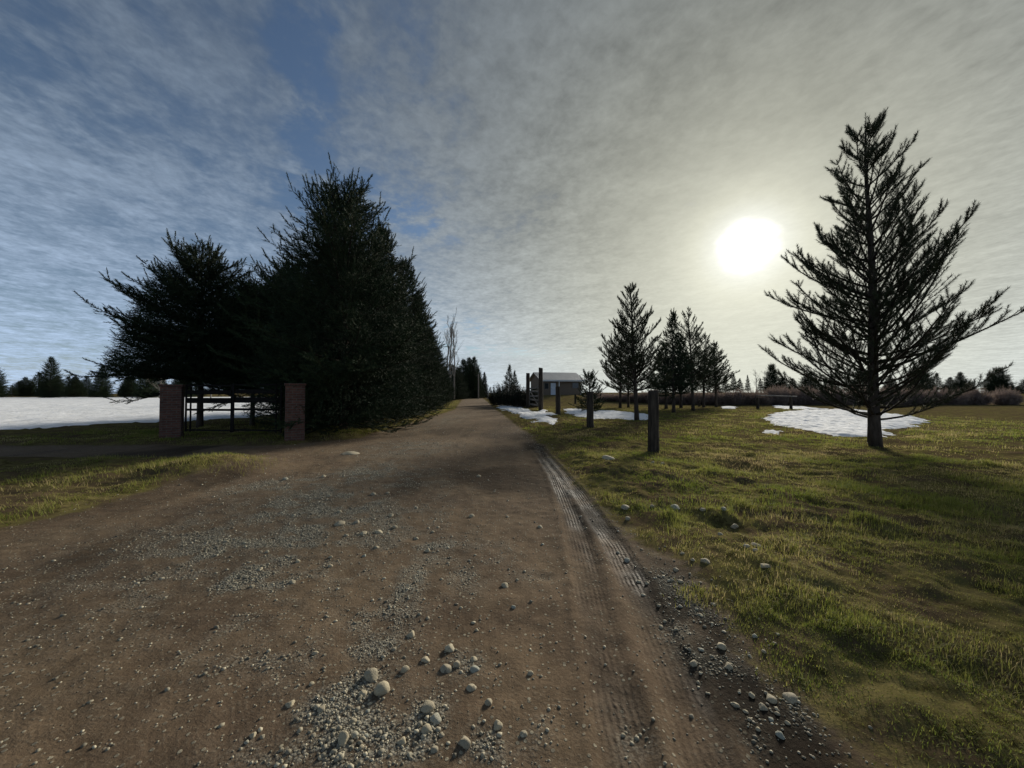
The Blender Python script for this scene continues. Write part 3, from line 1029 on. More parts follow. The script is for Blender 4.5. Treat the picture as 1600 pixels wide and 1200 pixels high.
def conifer_parts(h, rad, seed, zb=0.1, kind='spruce', dens=1.0, prof=0.8, lean=(0, 0), lopside=0.0, needle=None, gapn=0.0, inner=1.0):
    """returns (trunk Geo, limbs Geo, (V,F,R) of the needles)"""
    r = np.random.default_rng(seed)
    trunk, limbs = Geo(), Geo()
    zz = np.linspace(-0.15, h, 14)
    wob = 0.012 * h
    zz0 = zz.clip(0)
    tx = lean[0] * (zz0 / h) ** 1.3 + wob * np.sin(zz * 0.9 + r.uniform(0, 6)) * (zz / h) * 0.4
    ty = lean[1] * (zz0 / h) ** 1.3 + wob * np.cos(zz * 0.8 + r.uniform(0, 6)) * (zz / h) * 0.4
    trunk.tube(np.stack([tx, ty, zz], 1), (0.0125 * h + 0.02) * (1 - zz.clip(0) / h) ** 0.8 + 0.006 + 0.03 * np.exp(-zz.clip(0) / 0.25), 9, True, 0.5, 0.06)
    SP, SA, SL, SS = [], [], [], []

    def shoot(p, a, L, s):
        SP.append(p)
        SA.append(a)
        SL.append(L)
        SS.append(s)

    z = zb
    side = r.uniform(0, 6.28)
    while z < h - (0.12 if kind == 'spruce' else 0.42):
        t = (z - zb) / (h - zb)
        if kind == 'spruce':
            R = rad * ((1 - t) ** prof) * 1.02 * (0.70 + 0.30 * min(1, t * 7)) + 0.10
            nb = int(round((7 + 2 * (1 - t)) * min(dens, 1.3)))
            el = -0.18 + 1.05 * t ** 1.1
        else:
            R = rad * 1.12 * (1 - t) ** 0.78 * (0.72 + 0.28 * min(1, t * 6)) + 0.10
            nb = 7 if t < 0.45 else (5 if t < 0.7 else 3)
            el = 0.12 + 0.75 * t
        ph0 = r.uniform(0, 6.28)
        for b in range(nb):
            az = ph0 + b * 2 * math.pi / nb + r.normal(0, 0.25)
            if gapn and r.random() < gapn:
                continue
            L = R * (r.uniform(0.72, 1.18) if t < 0.55 or kind == 'pine' else r.uniform(0.5, 1.22)) * (1 + lopside * math.cos(az - side))
            e = el + r.normal(0, 0.18)
            d0 = np.array([math.cos(az) * math.cos(e), math.sin(az) * math.cos(e), math.sin(e)])
            zb_ = z + r.uniform(-0.1, 0.1)
            p0 = np.array([np.interp(zb_, zz, tx), np.interp(zb_, zz, ty), zb_])
            if kind == 'spruce':
                up = 0.30 if t < 0.6 else 0.15
                br = bez(p0, d0, L, (0, 0, up + r.normal(0, .1)), 7, r)
                limbs.tube(br, np.linspace(0.012 + 0.009 * L, 0.004, len(br)), 4, False)
                n2 = max(3, int(L / 0.125 * dens))
                for i in range(n2):
                    s = 0.16 + 0.84 * (i + r.random()) / n2
                    f = s * (len(br) - 1)
                    i0 = min(int(f), len(br) - 2)
                    p = br[i0] + (br[i0 + 1] - br[i0]) * (f - i0)
                    a = unit(br[i0 + 1] - br[i0])
                    sd_ = unit(np.cross(a, [0, 0, 1.0])) * (1 if i % 2 else -1)
                    l2 = max(0.14, min(0.75, 0.42 * L * (1.05 - s) + 0.12)) * r.uniform(0.7, 1.2)
                    d2 = unit(a * 0.75 + sd_ * r.uniform(0.55, 1.0) + np.array([0, 0, r.normal(0.06, 0.22)]))
                    n3 = max(1, int(l2 / 0.14))
                    cur = p
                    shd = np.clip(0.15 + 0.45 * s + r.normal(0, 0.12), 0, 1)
                    for q in range(n3):
                        d2 = unit(d2 + r.normal(0, 0.05, 3) + np.array([0, 0, 0.05]))
                        nxt = cur + d2 * l2 / n3
                        shoot(cur, d2, l2 / n3 * 1.25, shd)
                        if q < n3 - 1 or r.random() < 0.5:
                            sg = 1 if r.random() < .5 else -1
                            d3 = unit(d2 + sg * 0.8 * unit(np.cross(d2, [0, 0, 1.0])) + r.normal(0, .2, 3))
                            shoot(nxt, d3, 0.16 * r.uniform(0.7, 1.3), shd)
                        cur = nxt
                a = unit(br[-1] - br[-2])
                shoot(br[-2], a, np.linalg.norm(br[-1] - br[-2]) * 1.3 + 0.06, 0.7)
                up_ = np.array([0, 0, 0.25 + 0.9 * t])
                for q in range(3):
                    i = len(br) - 1 - q
                    a3 = unit(a * 0.8 + up_ + r.normal(0, 0.32, 3))
                    l3 = r.uniform(0.22, 0.42) * (1.25 if q == 0 else 0.85)
                    for g_ in range(3):
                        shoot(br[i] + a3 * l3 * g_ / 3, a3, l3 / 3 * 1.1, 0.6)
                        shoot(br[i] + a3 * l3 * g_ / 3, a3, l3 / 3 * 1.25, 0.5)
                    limbs.tube([br[i], br[i] + a3 * (l3 + 0.03)], (0.008, 0.004), 3, False)
            else:
                br = bez(p0, d0, L, (0, 0, 0.85 - 0.35 * t), 8, r, 0.05)
                limbs.tube(br, np.linspace(0.010 + 0.010 * L, 0.006, len(br)), 5, False)
                seg = np.linalg.norm(br[1] - br[0])
                for i in range(len(br) - 1):
                    s = (i + 0.5) / (len(br) - 1)
                    a = unit(br[i + 1] - br[i])
                    if s > 0.30:
                        for q in range(max(1, int(seg / 0.10))):
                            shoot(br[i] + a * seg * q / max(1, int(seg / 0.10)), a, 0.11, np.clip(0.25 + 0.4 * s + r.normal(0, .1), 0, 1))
                    if s > 0.22:
                        for q in range((2 if dens < 1.3 else 3) - (1 if t > 0.6 else 0)):
                            sd_ = unit(np.cross(a, [0, 0, 1.0])) * (1 if (i + q) % 2 else -1)
                            d2 = unit(a * 0.9 + sd_ * r.uniform(0.5, 1.0) + np.array([0, 0, r.uniform(-0.15, 0.3)]))
                            l2 = (0.16 + 0.34 * L * (1 - s) + 0.05) * r.uniform(0.7, 1.25)
                            tw = bez(br[i] + a * seg * r.random(), d2, l2, (0, 0, 0.55), 4, r, 0.06)
                            limbs.tube(tw, np.linspace(0.007, 0.004, 5), 3, False)
                            for g in range(4):
                                if g == 0 and l2 > 0.35:
                                    continue
                                ll = l2 / 4
                                for hh in range(max(1, int(ll / 0.09))):
                                    aa = unit(tw[g + 1] - tw[g])
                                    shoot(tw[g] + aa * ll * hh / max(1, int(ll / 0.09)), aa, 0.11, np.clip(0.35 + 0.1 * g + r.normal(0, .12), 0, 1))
                shoot(br[-1], unit(br[-1] - br[-2]), 0.10, 0.7)
        if kind == 'spruce':
            z += 0.27 * r.uniform(0.8, 1.2) * (0.75 if t > 0.8 else 1.0) / (dens ** 0.5)
        else:
            z += (0.34 + 0.16 * t) * r.uniform(0.8, 1.2) / (dens ** 0.5)
    top = np.array([tx[-1], ty[-1], h])
    for k in range(3 if kind == 'spruce' else 6):
        shoot(top - np.array([0, 0, (0.32 if kind == 'spruce' else 0.62) - 0.12 * k]), np.array([0, 0, 1.0]), 0.16, 0.5)
    if kind == 'spruce':
        nd = needle or (12, 0.078, 0.019, 0.85)
        # shaded inner twigs that close the crown
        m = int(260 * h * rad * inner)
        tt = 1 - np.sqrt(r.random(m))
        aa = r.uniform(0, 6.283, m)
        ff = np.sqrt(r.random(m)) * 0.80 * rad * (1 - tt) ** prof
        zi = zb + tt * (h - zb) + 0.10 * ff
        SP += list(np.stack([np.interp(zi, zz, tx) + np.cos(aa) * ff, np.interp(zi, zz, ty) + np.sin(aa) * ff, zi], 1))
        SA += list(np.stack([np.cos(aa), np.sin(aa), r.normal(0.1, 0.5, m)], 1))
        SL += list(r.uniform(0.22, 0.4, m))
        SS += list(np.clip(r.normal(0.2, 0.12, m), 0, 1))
    else:
        nd = needle or (22, 0.085, 0.013, 0.95)
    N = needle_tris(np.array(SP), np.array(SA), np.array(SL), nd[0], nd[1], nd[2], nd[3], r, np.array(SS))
    return trunk, limbs, N


def conifer(name, loc, label, cat, group, rz=0.0, sc=1.0, mat='spruce', **kw):
    root = empty(name, loc, rz, sc)
    tag(root, label, cat, group)
    tr, li, N = conifer_parts(**kw)
    tr.build('trunk', M['bark'], root, True)
    if li.n:
        li.build('limbs', M['limb'], root, True)
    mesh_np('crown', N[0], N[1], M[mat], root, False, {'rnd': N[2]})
    return root


def plant(src, px, d, top_y, src_h, label, group=None, rz=0.0, wide=1.0, cat=None, dx=0.0):
    """another tree of the kind of src, its tip at the pixel (px, top_y) at distance d"""
    x, y, zt = at_depth(px, top_y, d)
    x += dx
    zb = zgs(x, y)
    c = copy_tree(src)
    c.location = (x, y, zb)
    s = (zt - zb) / src_h
    c.scale = (s * wide, s * wide, s)
    c.rotation_euler = (0, 0, rz)
    c['label'] = label
    if group:
        c['group'] = group
    if cat:
        c['category'] = cat
    return c


ROW = 'big conifers in the roadside row'
x, y, zt = at_depth(541, 266, 13.6)
H1 = zt - zgs(x, y)
spA = conifer('spruce_tree', (x, y, zgs(x, y)), 'tallest dark spruce with spiky top, right behind the brick pillar', 'spruce tree', ROW,
              h=H1 - 1.25, rad=3.6, seed=21, zb=0.3, kind='spruce', dens=1.0, prof=0.44, inner=1.6)
x, y, zt = at_depth(598, 342, 18.0)
H2 = zt - zgs(x, y)
spB = conifer('spruce_tree', (x, y, zgs(x, y)), 'dark spruce with a single thin tip, next up the road from the tallest one', 'spruce tree', ROW,
              h=H2 - 0.75, rad=2.7, seed=33, zb=0.15, kind='spruce', dens=1.0, prof=0.62)
plant(spB, 633, 23.0, 398, H2, 'dense spruce third in the roadside row, green on its road side', ROW, 2.2, 1.0)
plant(spB, 654, 29.0, 452, H2, 'dense spruce fourth in the roadside row above the grass strip', ROW, 4.0, 1.0)
plant(spB, 670, 36.0, 505, H2, 'smaller spruce fifth in the roadside row', ROW, 0.7, 1.0)
plant(spB, 684, 45.0, 541, H2, 'small spruce sixth in the roadside row beside the bare poplars', ROW, 1.5, 1.2)
plant(spB, 694, 56.0, 574, H2, 'low bushy spruce ending the roadside row', ROW, 5.1, 1.4)
# fuller skirts: a second rank behind the first
plant(spB, 515, 17.0, 360, H2, 'dark spruce behind and left of the tallest one', ROW, 2.9, 1.1)
plant(spA, 560, 24.0, 380, H1, 'dark spruce hidden deep behind the second spruce', ROW, 3.9, 1.0)
x, y, zt = at_depth(318, 372, 15.0)
H0 = zt - zgs(x, y)
spC = conifer('spruce_tree', (x, y, zgs(x, y)), 'dark spreading spruce whose low branches hang over the iron gate', 'spruce tree', ROW,
              h=H0 - 0.9, rad=3.3, seed=47, zb=1.9, kind='spruce', dens=1.05, prof=0.5, inner=2.4)
plant(spC, 398, 15.5, 432, H0, 'shorter dark spruce filling the gap right of the spreading gate spruce', ROW, 3.3, 1.0)
plant(spC, 452, 19.0, 400, H0, 'lower spruce between the gate and the tallest spruce', ROW, 1.9, 1.0)

# open young pines in the field
FP = 'young pines in the field'
x, y, _ = at_depth(995, 660, 18.0)
zt = at_depth(985, 447, 18.0)[2]
HP = zt - zgs(x, y)
piA = conifer('pine_tree', (x, y, zgs(x, y)), 'tall open pine with upswept branches, in front of its group in the field', 'pine tree', FP,
              h=HP, rad=2.0, seed=61, zb=1.45, kind='pine', dens=1.2, mat='pine', lean=(-0.32, 0.0))
x, y, _ = at_depth(1083, 642, 28.0)
zt = at_depth(1077, 482, 28.0)[2]
HE = zt - zgs(x, y)
piB = conifer('pine_tree', (x, y, zgs(x, y)), 'pine with forked open top behind the snow patch end', 'pine tree', FP,
              h=HE, rad=2.3, seed=77, zb=1.7, kind='pine', dens=1.25, mat='pine', lean=(-0.3, 0.0), gapn=0.06)
for a, fp in (((piA, 968, 33.0, 505, HP, 'pine half hidden behind the left side of the tall open pine', FP, 2.0, 1.0), 0),
              ((piB, 981, 34.0, 540, HE, 'low pine hidden in the middle of the tall open pine', FP, 4.0, 1.2), 0),
              ((piB, 1063, 33.0, 530, HE, 'dense pine in the dark middle of the pine group', FP, 1.1, 1.4), 0),
              ((piA, 1040, 31.0, 545, HP, 'short dense pine at the left of the dark middle of the group', FP, 5.0, 1.5), 0),
              ((piB, 1098, 35.0, 520, HE, 'pine filling the right of the dark middle of the group', FP, 3.3, 1.1), 0),
              ((piA, 1118, 36.0, 536, HP, 'sparse pine at the right end of the group, curved twigs against the sky', FP, 0.6, 1.15), 0)):
    plant(*a)

x, y, zt = at_depth(1051, 492, 25.0)
HS = zt - zgs(x, y)
spS = conifer('spruce_tree', (x, y, zgs(x, y)), 'slender spruce with a needle thin tip inside the pine group', 'spruce tree', 'slender spruces',
              h=HS, rad=1.7, seed=88, zb=1.3, kind='spruce', dens=0.85, prof=1.05, gapn=0.1, inner=0.5)
x, y, zt = at_depth(921, 582, 17.5)
HB = zt - zgs(x, y)
spT = conifer('spruce_tree', (x, y, zgs(x, y)), 'young knee-branched spruce directly behind a fence post', 'spruce tree', None,
              h=HB, rad=0.55, seed=99, zb=0.7, kind='spruce', dens=0.9, prof=1.0, gapn=0.3, inner=0.5)

# the pine reaching in from the right
x, y = at_depth(1366, 650, 9.5)[:2]
HR = 8.8
piR = conifer('pine_tree', (x, y, zgs(x, y)), 'large near pine reaching its long twigs in front of the bright sun side', 'pine tree', None,
              h=HR, rad=2.65, seed=123, zb=0.75, kind='pine', dens=1.7, mat='pine', needle=(26, 0.080, 0.008, 0.95))


# ------------------------------------------------------------------ distant trees
FAR = 'conifers far down the road'
for px, d, ty, lab, w, rz in ((716, 78, 572, 'dark far conifer at the left end of the clump down the road', 1.2, 0.3), (724, 86, 559, 'tall far conifer second in the clump down the road', 1.0, 1.9),
                              (733, 90, 556, 'tallest far conifer in the clump down the road', 0.9, 3.0), (741, 88, 555, 'far conifer with a ragged top beside the utility pole', 0.8, 4.2),
                              (747, 96, 573, 'lower far conifer right behind the utility pole', 0.8, 5.0), (757, 92, 580, 'narrow far conifer standing apart, right of the utility pole', 0.55, 0.9),
                              (706, 70, 568, 'far bushy conifer under the bare poplars', 1.3, 2.6)):
    plant(spB, px, d, ty, H2, lab, FAR, rz, w * 1.3)
plant(spS, 796, 44, 572, HS, 'sharp tipped spruce rising from the dark shrubs by the road', 'spruces behind the dark shrubs', 0.4, 1.0)
plant(spS, 804, 46, 581, HS, 'shorter thin spruce beside the sharp tipped one above the dark shrubs', 'spruces behind the dark shrubs', 2.4, 0.9)
TL = 'trees of the far treeline'
for px, d, ty, src, hh, lab, w, rz in (
        (1133, 75, 588, spS, HS, 'far spruce just right of the pine group', 1.1, 0.2), (1146, 80, 585, spS, HS, 'far spruce second from the pine group', 1.0, 1.2), (1156, 84, 592, spS, HS, 'low far spruce third from the pine group', 1.2, 2.2),
        (1168, 78, 587, spS, HS, 'thin far spruce alone before the gap in the treeline', 0.7, 3.3), (1188, 82, 592, spS, HS, 'far dark spruce beside the bare tree', 1.1, 4.4), (1206, 80, 566, spA, H1, 'tallest pointed spruce of the far treeline', 0.8, 5.5),
        (1222, 76, 588, spA, H1, 'round far conifer beside the tallest spruce of the treeline', 1.4, 0.6), (1238, 74, 590, spB, H2, 'far conifer behind the tips of the near pine', 1.5, 1.6), (1262, 80, 580, spA, H1, 'far conifer hidden behind the near pine', 1.3, 2.6),
        (1300, 85, 584, spB, H2, 'far conifer right behind the trunk of the near pine', 1.3, 3.6), (1345, 80, 575, spA, H1, 'far conifer past the near pine', 1.2, 4.6), (1390, 84, 585, spB, H2, 'low far conifer past the near pine', 1.4, 5.6),
        (1440, 78, 570, spA, H1, 'tall far conifer at the field end', 1.1, 1.0), (1500, 84, 580, spB, H2, 'broad far conifer at the field end', 1.4, 2.0), (1560, 80, 572, spA, H1, 'last far conifer of the treeline', 1.2, 3.0),
        (1120, 90, 596, spB, H2, 'low far conifer behind the pine group', 1.5, 4.1)):
    plant(src, px, d, ty, hh, lab, TL, rz, w)
for px, d, ty, lab, w, rz in ((868, 120, 582, 'round tree top peeping over the house roof', 1.6, 0.5), (874, 122, 583.5, 'smaller tree top peeping over the house roof', 1.2, 1.5)):
    plant(spB, px, d, ty, H2, lab, 'tree tops behind the house', rz, w)
for px, d, ty, lab, w, rz in ((230, 90, 560, 'far conifer beyond the snow field', 1.0, 0.5), (160, 95, 570, 'low far conifer beyond the snow field', 1.2, 1.5), (80, 90, 555, 'tall far conifer beyond the snow field', 1.0, 2.5),
                              (-10, 92, 565, 'broad far conifer beyond the snow field', 1.3, 3.5), (40, 120, 588, 'faint low conifer between the tall and the broad one across the snow', 1.6, 0.9), (120, 125, 590, 'faint low conifer between two taller ones across the snow', 1.7, 1.9), (200, 120, 586, 'faint conifer far over the snow', 1.6, 2.9), (255, 130, 592, 'faintest low conifer over the snow', 1.8, 3.9), (-45, 118, 580, 'faint conifer at the end of the snow field', 1.5, 5.2), (290, 100, 575, 'small far conifer beyond the snow field', 1.2, 4.5)):
    plant(spB, px, d, ty, H2, lab, 'conifers beyond the snow field', rz, w)


rw = random.Random(4)
for k in range(26):
    px, d = -70 + k * 15 + rw.uniform(-9, 9), rw.uniform(100, 150)
    plant((spB, spS)[k % 3 == 0], px, d, rw.uniform(582, 604), (H2, HS)[k % 3 == 0], 'far conifer in the dark wood line across the snow field', 'wood line across the snow field', rw.uniform(0, 6), rw.uniform(1.3, 2.4))
for k in range(22):
    px, d = 1330 + k * 14 + rw.uniform(-9, 9), rw.uniform(95, 140)
    plant((spB, spS)[k % 3 == 0], px, d, rw.uniform(584, 606), (H2, HS)[k % 3 == 0], 'far conifer in the low wood line behind the right field', 'wood line behind the right field', rw.uniform(0, 6), rw.uniform(1.3, 2.4))


# bare trees
def bare_parts(h, seed, spread=0.35, upright=0.8, lev=4, n0=9, thin=1.0):
    r = np.random.default_rng(seed)
    T, B = Geo(), Geo()
    pts = bez((0, 0, -0.2), (0.02, 0.02, 1), h, (0, 0, 0.2), 10, r, 0.03)
    T.tube(pts, np.linspace(0.013 * h, 0.004 * h, 11) * thin, 7, True)

    def grow(p, d, L, rad, lv):
        br = bez(p, d, L, (0, 0, upright), 5, r, 0.09)
        B.tube(br, np.linspace(rad, rad * 0.4, 6), 4 if lv > 1 else 3, False)
        if lv <= 0:
            return
        for k in range(r.integers(3, 6)):
            f = r.uniform(0.2, 1.0) * 5
            i = min(int(f), 4)
            q = br[i] + (br[i + 1] - br[i]) * (f - i)
            a = unit(br[i + 1] - br[i])
            dd = unit(a + r.normal(0, spread * 1.6, 3))
            grow(q, dd, L * r.uniform(0.35, 0.6), rad * 0.5, lv - 1)

    for k in range(n0):
        f = r.uniform(0.18, 0.97) * 10
        i = min(int(f), 9)
        q = pts[i] + (pts[i + 1] - pts[i]) * (f - i)
        az = r.uniform(0, 6.28)
        dd = unit(np.array([math.cos(az) * spread * 1.6, math.sin(az) * spread * 1.6, upright]))
        grow(q, dd, h * r.uniform(0.2, 0.36) * (1.15 - f / 14), 0.0042 * h * thin, lev - 2)
    return T, B


def bare(name, px, d, top, label, cat, group, seed, **kw):
    x, y, zt = at_depth(px, top, d)
    zb = zgs(x, y)
    root = empty(name, (x, y, zb))
    tag(root, label, cat, group)
    T, B = bare_parts(zt - zb, seed, **kw)
    T.build('trunk', M['bare'], root, True)
    B.build('branches', M['bare'], root, True)
    return root


bare('bare_tree', 696, 62, 508, 'pale leafless poplar closest to the spruce row', 'bare tree', 'leafless poplars', 3, spread=0.34, upright=0.9, n0=10)
bare('bare_tree', 703, 66, 500, 'pale leafless poplar, tallest of those behind the spruce row', 'bare tree', 'leafless poplars', 4, spread=0.34, upright=0.9, n0=10)
bare('bare_tree', 710, 64, 512, 'pale leafless poplar on the road side of the tallest poplar', 'bare tree', 'leafless poplars', 5, spread=0.34, upright=0.9, n0=9)
bare('bare_tree', 1182, 82, 575, 'small leafless tree in the gap of the far treeline', 'bare tree', 'leafless field trees', 6, spread=0.45, upright=0.6, n0=14)
bare('bare_tree', 1195, 84, 578, 'leafless tree close to the tallest spruce of the treeline', 'bare tree', 'leafless field trees', 7, spread=0.45, upright=0.6, n0=14)
for k, (px, ty) in enumerate(((372, 585), (330, 565), (392, 592), (250, 570))):
    bare('bare_tree', px, 70 + 4 * k, ty, ('leafless brownish tree across the snow field seen above the gate', 'taller leafless tree across the snow field', 'low leafless tree across the snow seen near the gate stile', 'leafless tree far across the snow field')[k],
         'bare tree', 'leafless trees across the snow', 20 + k, spread=0.5, upright=0.55, n0=16, thin=1.3)


# shrubs
def shrub_parts(rx, ry, h, seed, n, leaf, twiggy):
    r = np.random.default_rng(seed)
    S = Geo()
    P, A, L, SH = [], [], [], []
    for k in range(n):
        az, f = r.uniform(0, 6.28), math.sqrt(r.random())
        b = np.array([math.cos(az) * f * rx * 0.45, math.sin(az) * f * ry * 0.45, -0.05])
        tip = np.array([math.cos(az) * f * rx, math.sin(az) * f * ry, h * (0.45 + 0.6 * r.random()) * math.sqrt(max(0.08, 1 - f * f * 0.8))])
        mid = (b + tip) / 2 + r.normal(0, 0.08, 3) + np.array([0, 0, 0.1 * h])
        pts = np.array([b, mid, tip])
        S.tube(pts, (0.012, 0.008, 0.003), 3, False, r.random())
        for q in range(leaf):
            t = r.uniform(0.12, 1.0)
            p = b * (1 - t) ** 2 + 2 * mid * t * (1 - t) + tip * t * t
            d = unit(tip - b) * 0.6 + r.normal(0, 0.6, 3)
            P.append(p)
            A.append(d)
            L.append(r.uniform(0.12, 0.3))
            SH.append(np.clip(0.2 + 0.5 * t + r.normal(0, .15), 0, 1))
    return S, needle_tris(np.array(P), np.array(A), np.array(L), twiggy[0], twiggy[1], twiggy[2], 0.9, r, np.array(SH))


def shrub(name, x, y, rx, ry, h, seed, label, cat, group, n=70, leaf=16, tw=(12, 0.07, 0.022), mat='shrub', part='foliage'):
    root = empty(name, (x, y, zgs(x, y)))
    tag(root, label, cat, group)
    S, N = shrub_parts(rx, ry, h, seed, n, leaf, tw)
    S.build('stems', M['twig'], root)
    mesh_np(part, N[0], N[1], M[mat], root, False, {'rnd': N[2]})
    return root


DS = 'dark shrubs beside the road'
for k, (px, d, ty, rx, lab) in enumerate(((776, 41, 600, 1.2, 'dark evergreen shrub next to the road end'), (787, 38, 597, 1.3, 'dark evergreen shrub in front of the sharp tipped spruce'), (800, 36, 598, 1.3, 'dense dark shrub in the middle of the roadside shrubs'),
                                          (812, 35, 602, 1.2, 'dark shrub just left of the shorter gate post'), (822, 36, 608, 1.0, 'low dark shrub at the foot of the shorter gate post'), (834, 34, 604, 0.75, 'dark shrub squeezed between the two tall gate posts'))):
    x, y, zt = at_depth(px, ty, d)
    shrub('evergreen_shrub', x, y, rx, rx, zt - zgs(x, y), 200 + k, lab, 'shrub', DS, 110, 26)
# dry brush along the far side of the field
bx_ = [(935, 50, 614), (958, 47, 615), (985, 46, 614), (1010, 45, 613), (1035, 44, 613), (1058, 43, 613), (1082, 42, 613), (1105, 41, 612), (1128, 40, 612), (1150, 40, 611), (1172, 40, 611), (1195, 41, 609), (1216, 41, 607), (1238, 41, 606), (1262, 41, 606), (1290, 41, 606),
       (1320, 41, 607), (1352, 41, 607), (1388, 41, 607), (1426, 41, 607), (1470, 41, 607), (1518, 41, 608), (1570, 41, 608)]
WHERE = ['beside the house end', 'behind the young spruce', 'behind the tall open pine trunk', 'behind the pair of thin trunks', 'left of the dark pine group', 'behind the dark pine group', 'behind the forked pine trunk', 'right of the pine group',
         'under the far spruces', 'behind the far snow patch', 'under the thin far spruce', 'behind the rail fence post', 'under the tallest far spruce', 'behind the pale rail', 'behind the near pine twigs', 'behind the near pine crown', 'past the near pine trunk',
         'past the snow under the pine', 'in the open field', 'farther in the open field', 'toward the field corner', 'near the field corner', 'at the field corner']
base_b = None
protos = []
for k, (px, d, ty) in enumerate(bx_):
    x, y, zt = at_depth(px, ty, d)
    h_ = zt - zgs(x, y)
    if k < 3:
        s_ = shrub('dry_shrub', x, y, 2.1, 1.1, h_, 300 + k, 'x', 'shrub', None, 220, 16, (9, 0.14, 0.014), 'twig', 'twigs')
        protos.append((s_, h_))
    else:
        src, sh_ = protos[k % 3]
        s_ = copy_tree(src)
        s_.location = (x, y, zgs(x, y))
        s_.rotation_euler = (0, 0, (k % 2) * math.pi + 0.3 * ((k * 7) % 5 - 2))
        s_.scale = (1.05, 1.05, h_ / sh_)
    s_['label'] = 'dark leafless bramble shrub ' + WHERE[k]
    s_['category'] = 'shrub'
    s_['group'] = 'brush along the far side of the field'


# ------------------------------------------------------------------ fence posts
def log_post(px, base_y, top_y, wpx, label, group, seed, lean=(0, 0), name='fence_post', cat='fence post', d=None):
    if d is None:
        x, y = gp(px, base_y)
        for _ in range(3):
            x, y = gp(px, base_y, zgs(x, y))
    else:
        x, y = at_depth(px, base_y, d)[:2]
    zt = at_depth(px, top_y, y)[2]
    zb = zgs(x, y)
    h = zt - zb
    rad = 0.5 * wpx / FPX * y
    r = np.random.default_rng(seed)
    n, sides = 26, 22
    zz = np.concatenate([np.linspace(-0.25, h - 0.012, n), [h, h]])
    ang = np.arange(sides) * 2 * math.pi / sides
    prof = 1 + 0.07 * np.sin(2 * ang + r.uniform(0, 6)) + 0.05 * np.sin(5 * ang + r.uniform(0, 6)) + 0.025 * np.sin(11 * ang + 1)
    V = []
    for i, z in enumerate(zz):
        t = max(z, 0) / h
        k = rad * (1.08 - 0.12 * t) * prof * (1 + 0.025 * np.sin(z * 9 + 3 * ang + seed) + r.normal(0, 0.012, sides))
        if z < 0.12:
            k = k * 1.06
        if i == n:
            k = k * 0.93
        if i == n + 1:
            k = k * 0.45
        ox, oy = lean[0] * t * h, lean[1] * t * h
        V.append(np.stack([ox + k * np.cos(ang), oy + k * np.sin(ang), np.full(sides, z) + (0.015 * np.sin(ang + seed) if i >= n - 1 else 0) + (0.008 * r.normal(size=sides) if i > n - 1 else 0)], 1))
    V = np.concatenate(V)
    m = len(zz)
    F = []
    for i in range(m - 1):
        for j in range(sides):
            F.append((i * sides + j, i * sides + (j + 1) % sides, (i + 1) * sides + (j + 1) % sides, (i + 1) * sides + j))
    F = np.array(F)
    T = np.concatenate([F[:, [0, 1, 2]], F[:, [0, 2, 3]]])
    c = len(V)
    V = np.concatenate([V, [[lean[0] * h, lean[1] * h, h + 0.004]]])
    T = np.concatenate([T, [[(m - 1) * sides + j, (m - 1) * sides + (j + 1) % sides, c] for j in range(sides)]])
    o = mesh_np(name, V, T, M['post'], None, True)
    o.location = (x, y, zb)
    tag(o, label, cat, group)
    return o


FG = 'log fence posts along the right side of the road'
log_post(1021, 706, 610, 14.5, 'thick dark log post standing alone in the turf, closest to the viewer', FG, 1, (0.01, 0))
log_post(922, 668, 612, 9.5, 'grey log post in front of the young spruce', FG, 2)
log_post(872, 648, 604, 7, 'log post in front of the house door', FG, 3, (-0.01, 0))
log_post(899, 631, 617, 3.2, 'small dark fence post in front of the house wall', 'small far fence posts', 4, d=43)
log_post(1184, 640, 621, 4.0, 'thin dark post carrying the pale rail', 'small far fence posts', 5, d=31)
log_post(1093, 638, 625, 2.8, 'tiny dark fence post behind the forked pine', 'small far fence posts', 6, d=36.5)
log_post(1236, 641, 618, 3.6, 'thin post at the far end of the pale rail', 'small far fence posts', 7, d=31)
# pale rail
a, b = at_depth(1183, 618.5, 30.9), at_depth(1237, 619.0, 30.9)
g = Geo()
pts = np.array([np.array(a) + (np.array(b) - np.array(a)) * t for t in np.linspace(-0.02, 1.15, 8)])
pts[:, 2] += 0.02 * np.sin(np.linspace(0, 5, 8))
g.tube(pts, np.linspace(0.05, 0.04, 8), 7, True, 0.5, 0.1)
tag(g.build('fence_rail', M['board'], None, True), 'pale round rail lying across two thin posts in the field', 'fence rail')

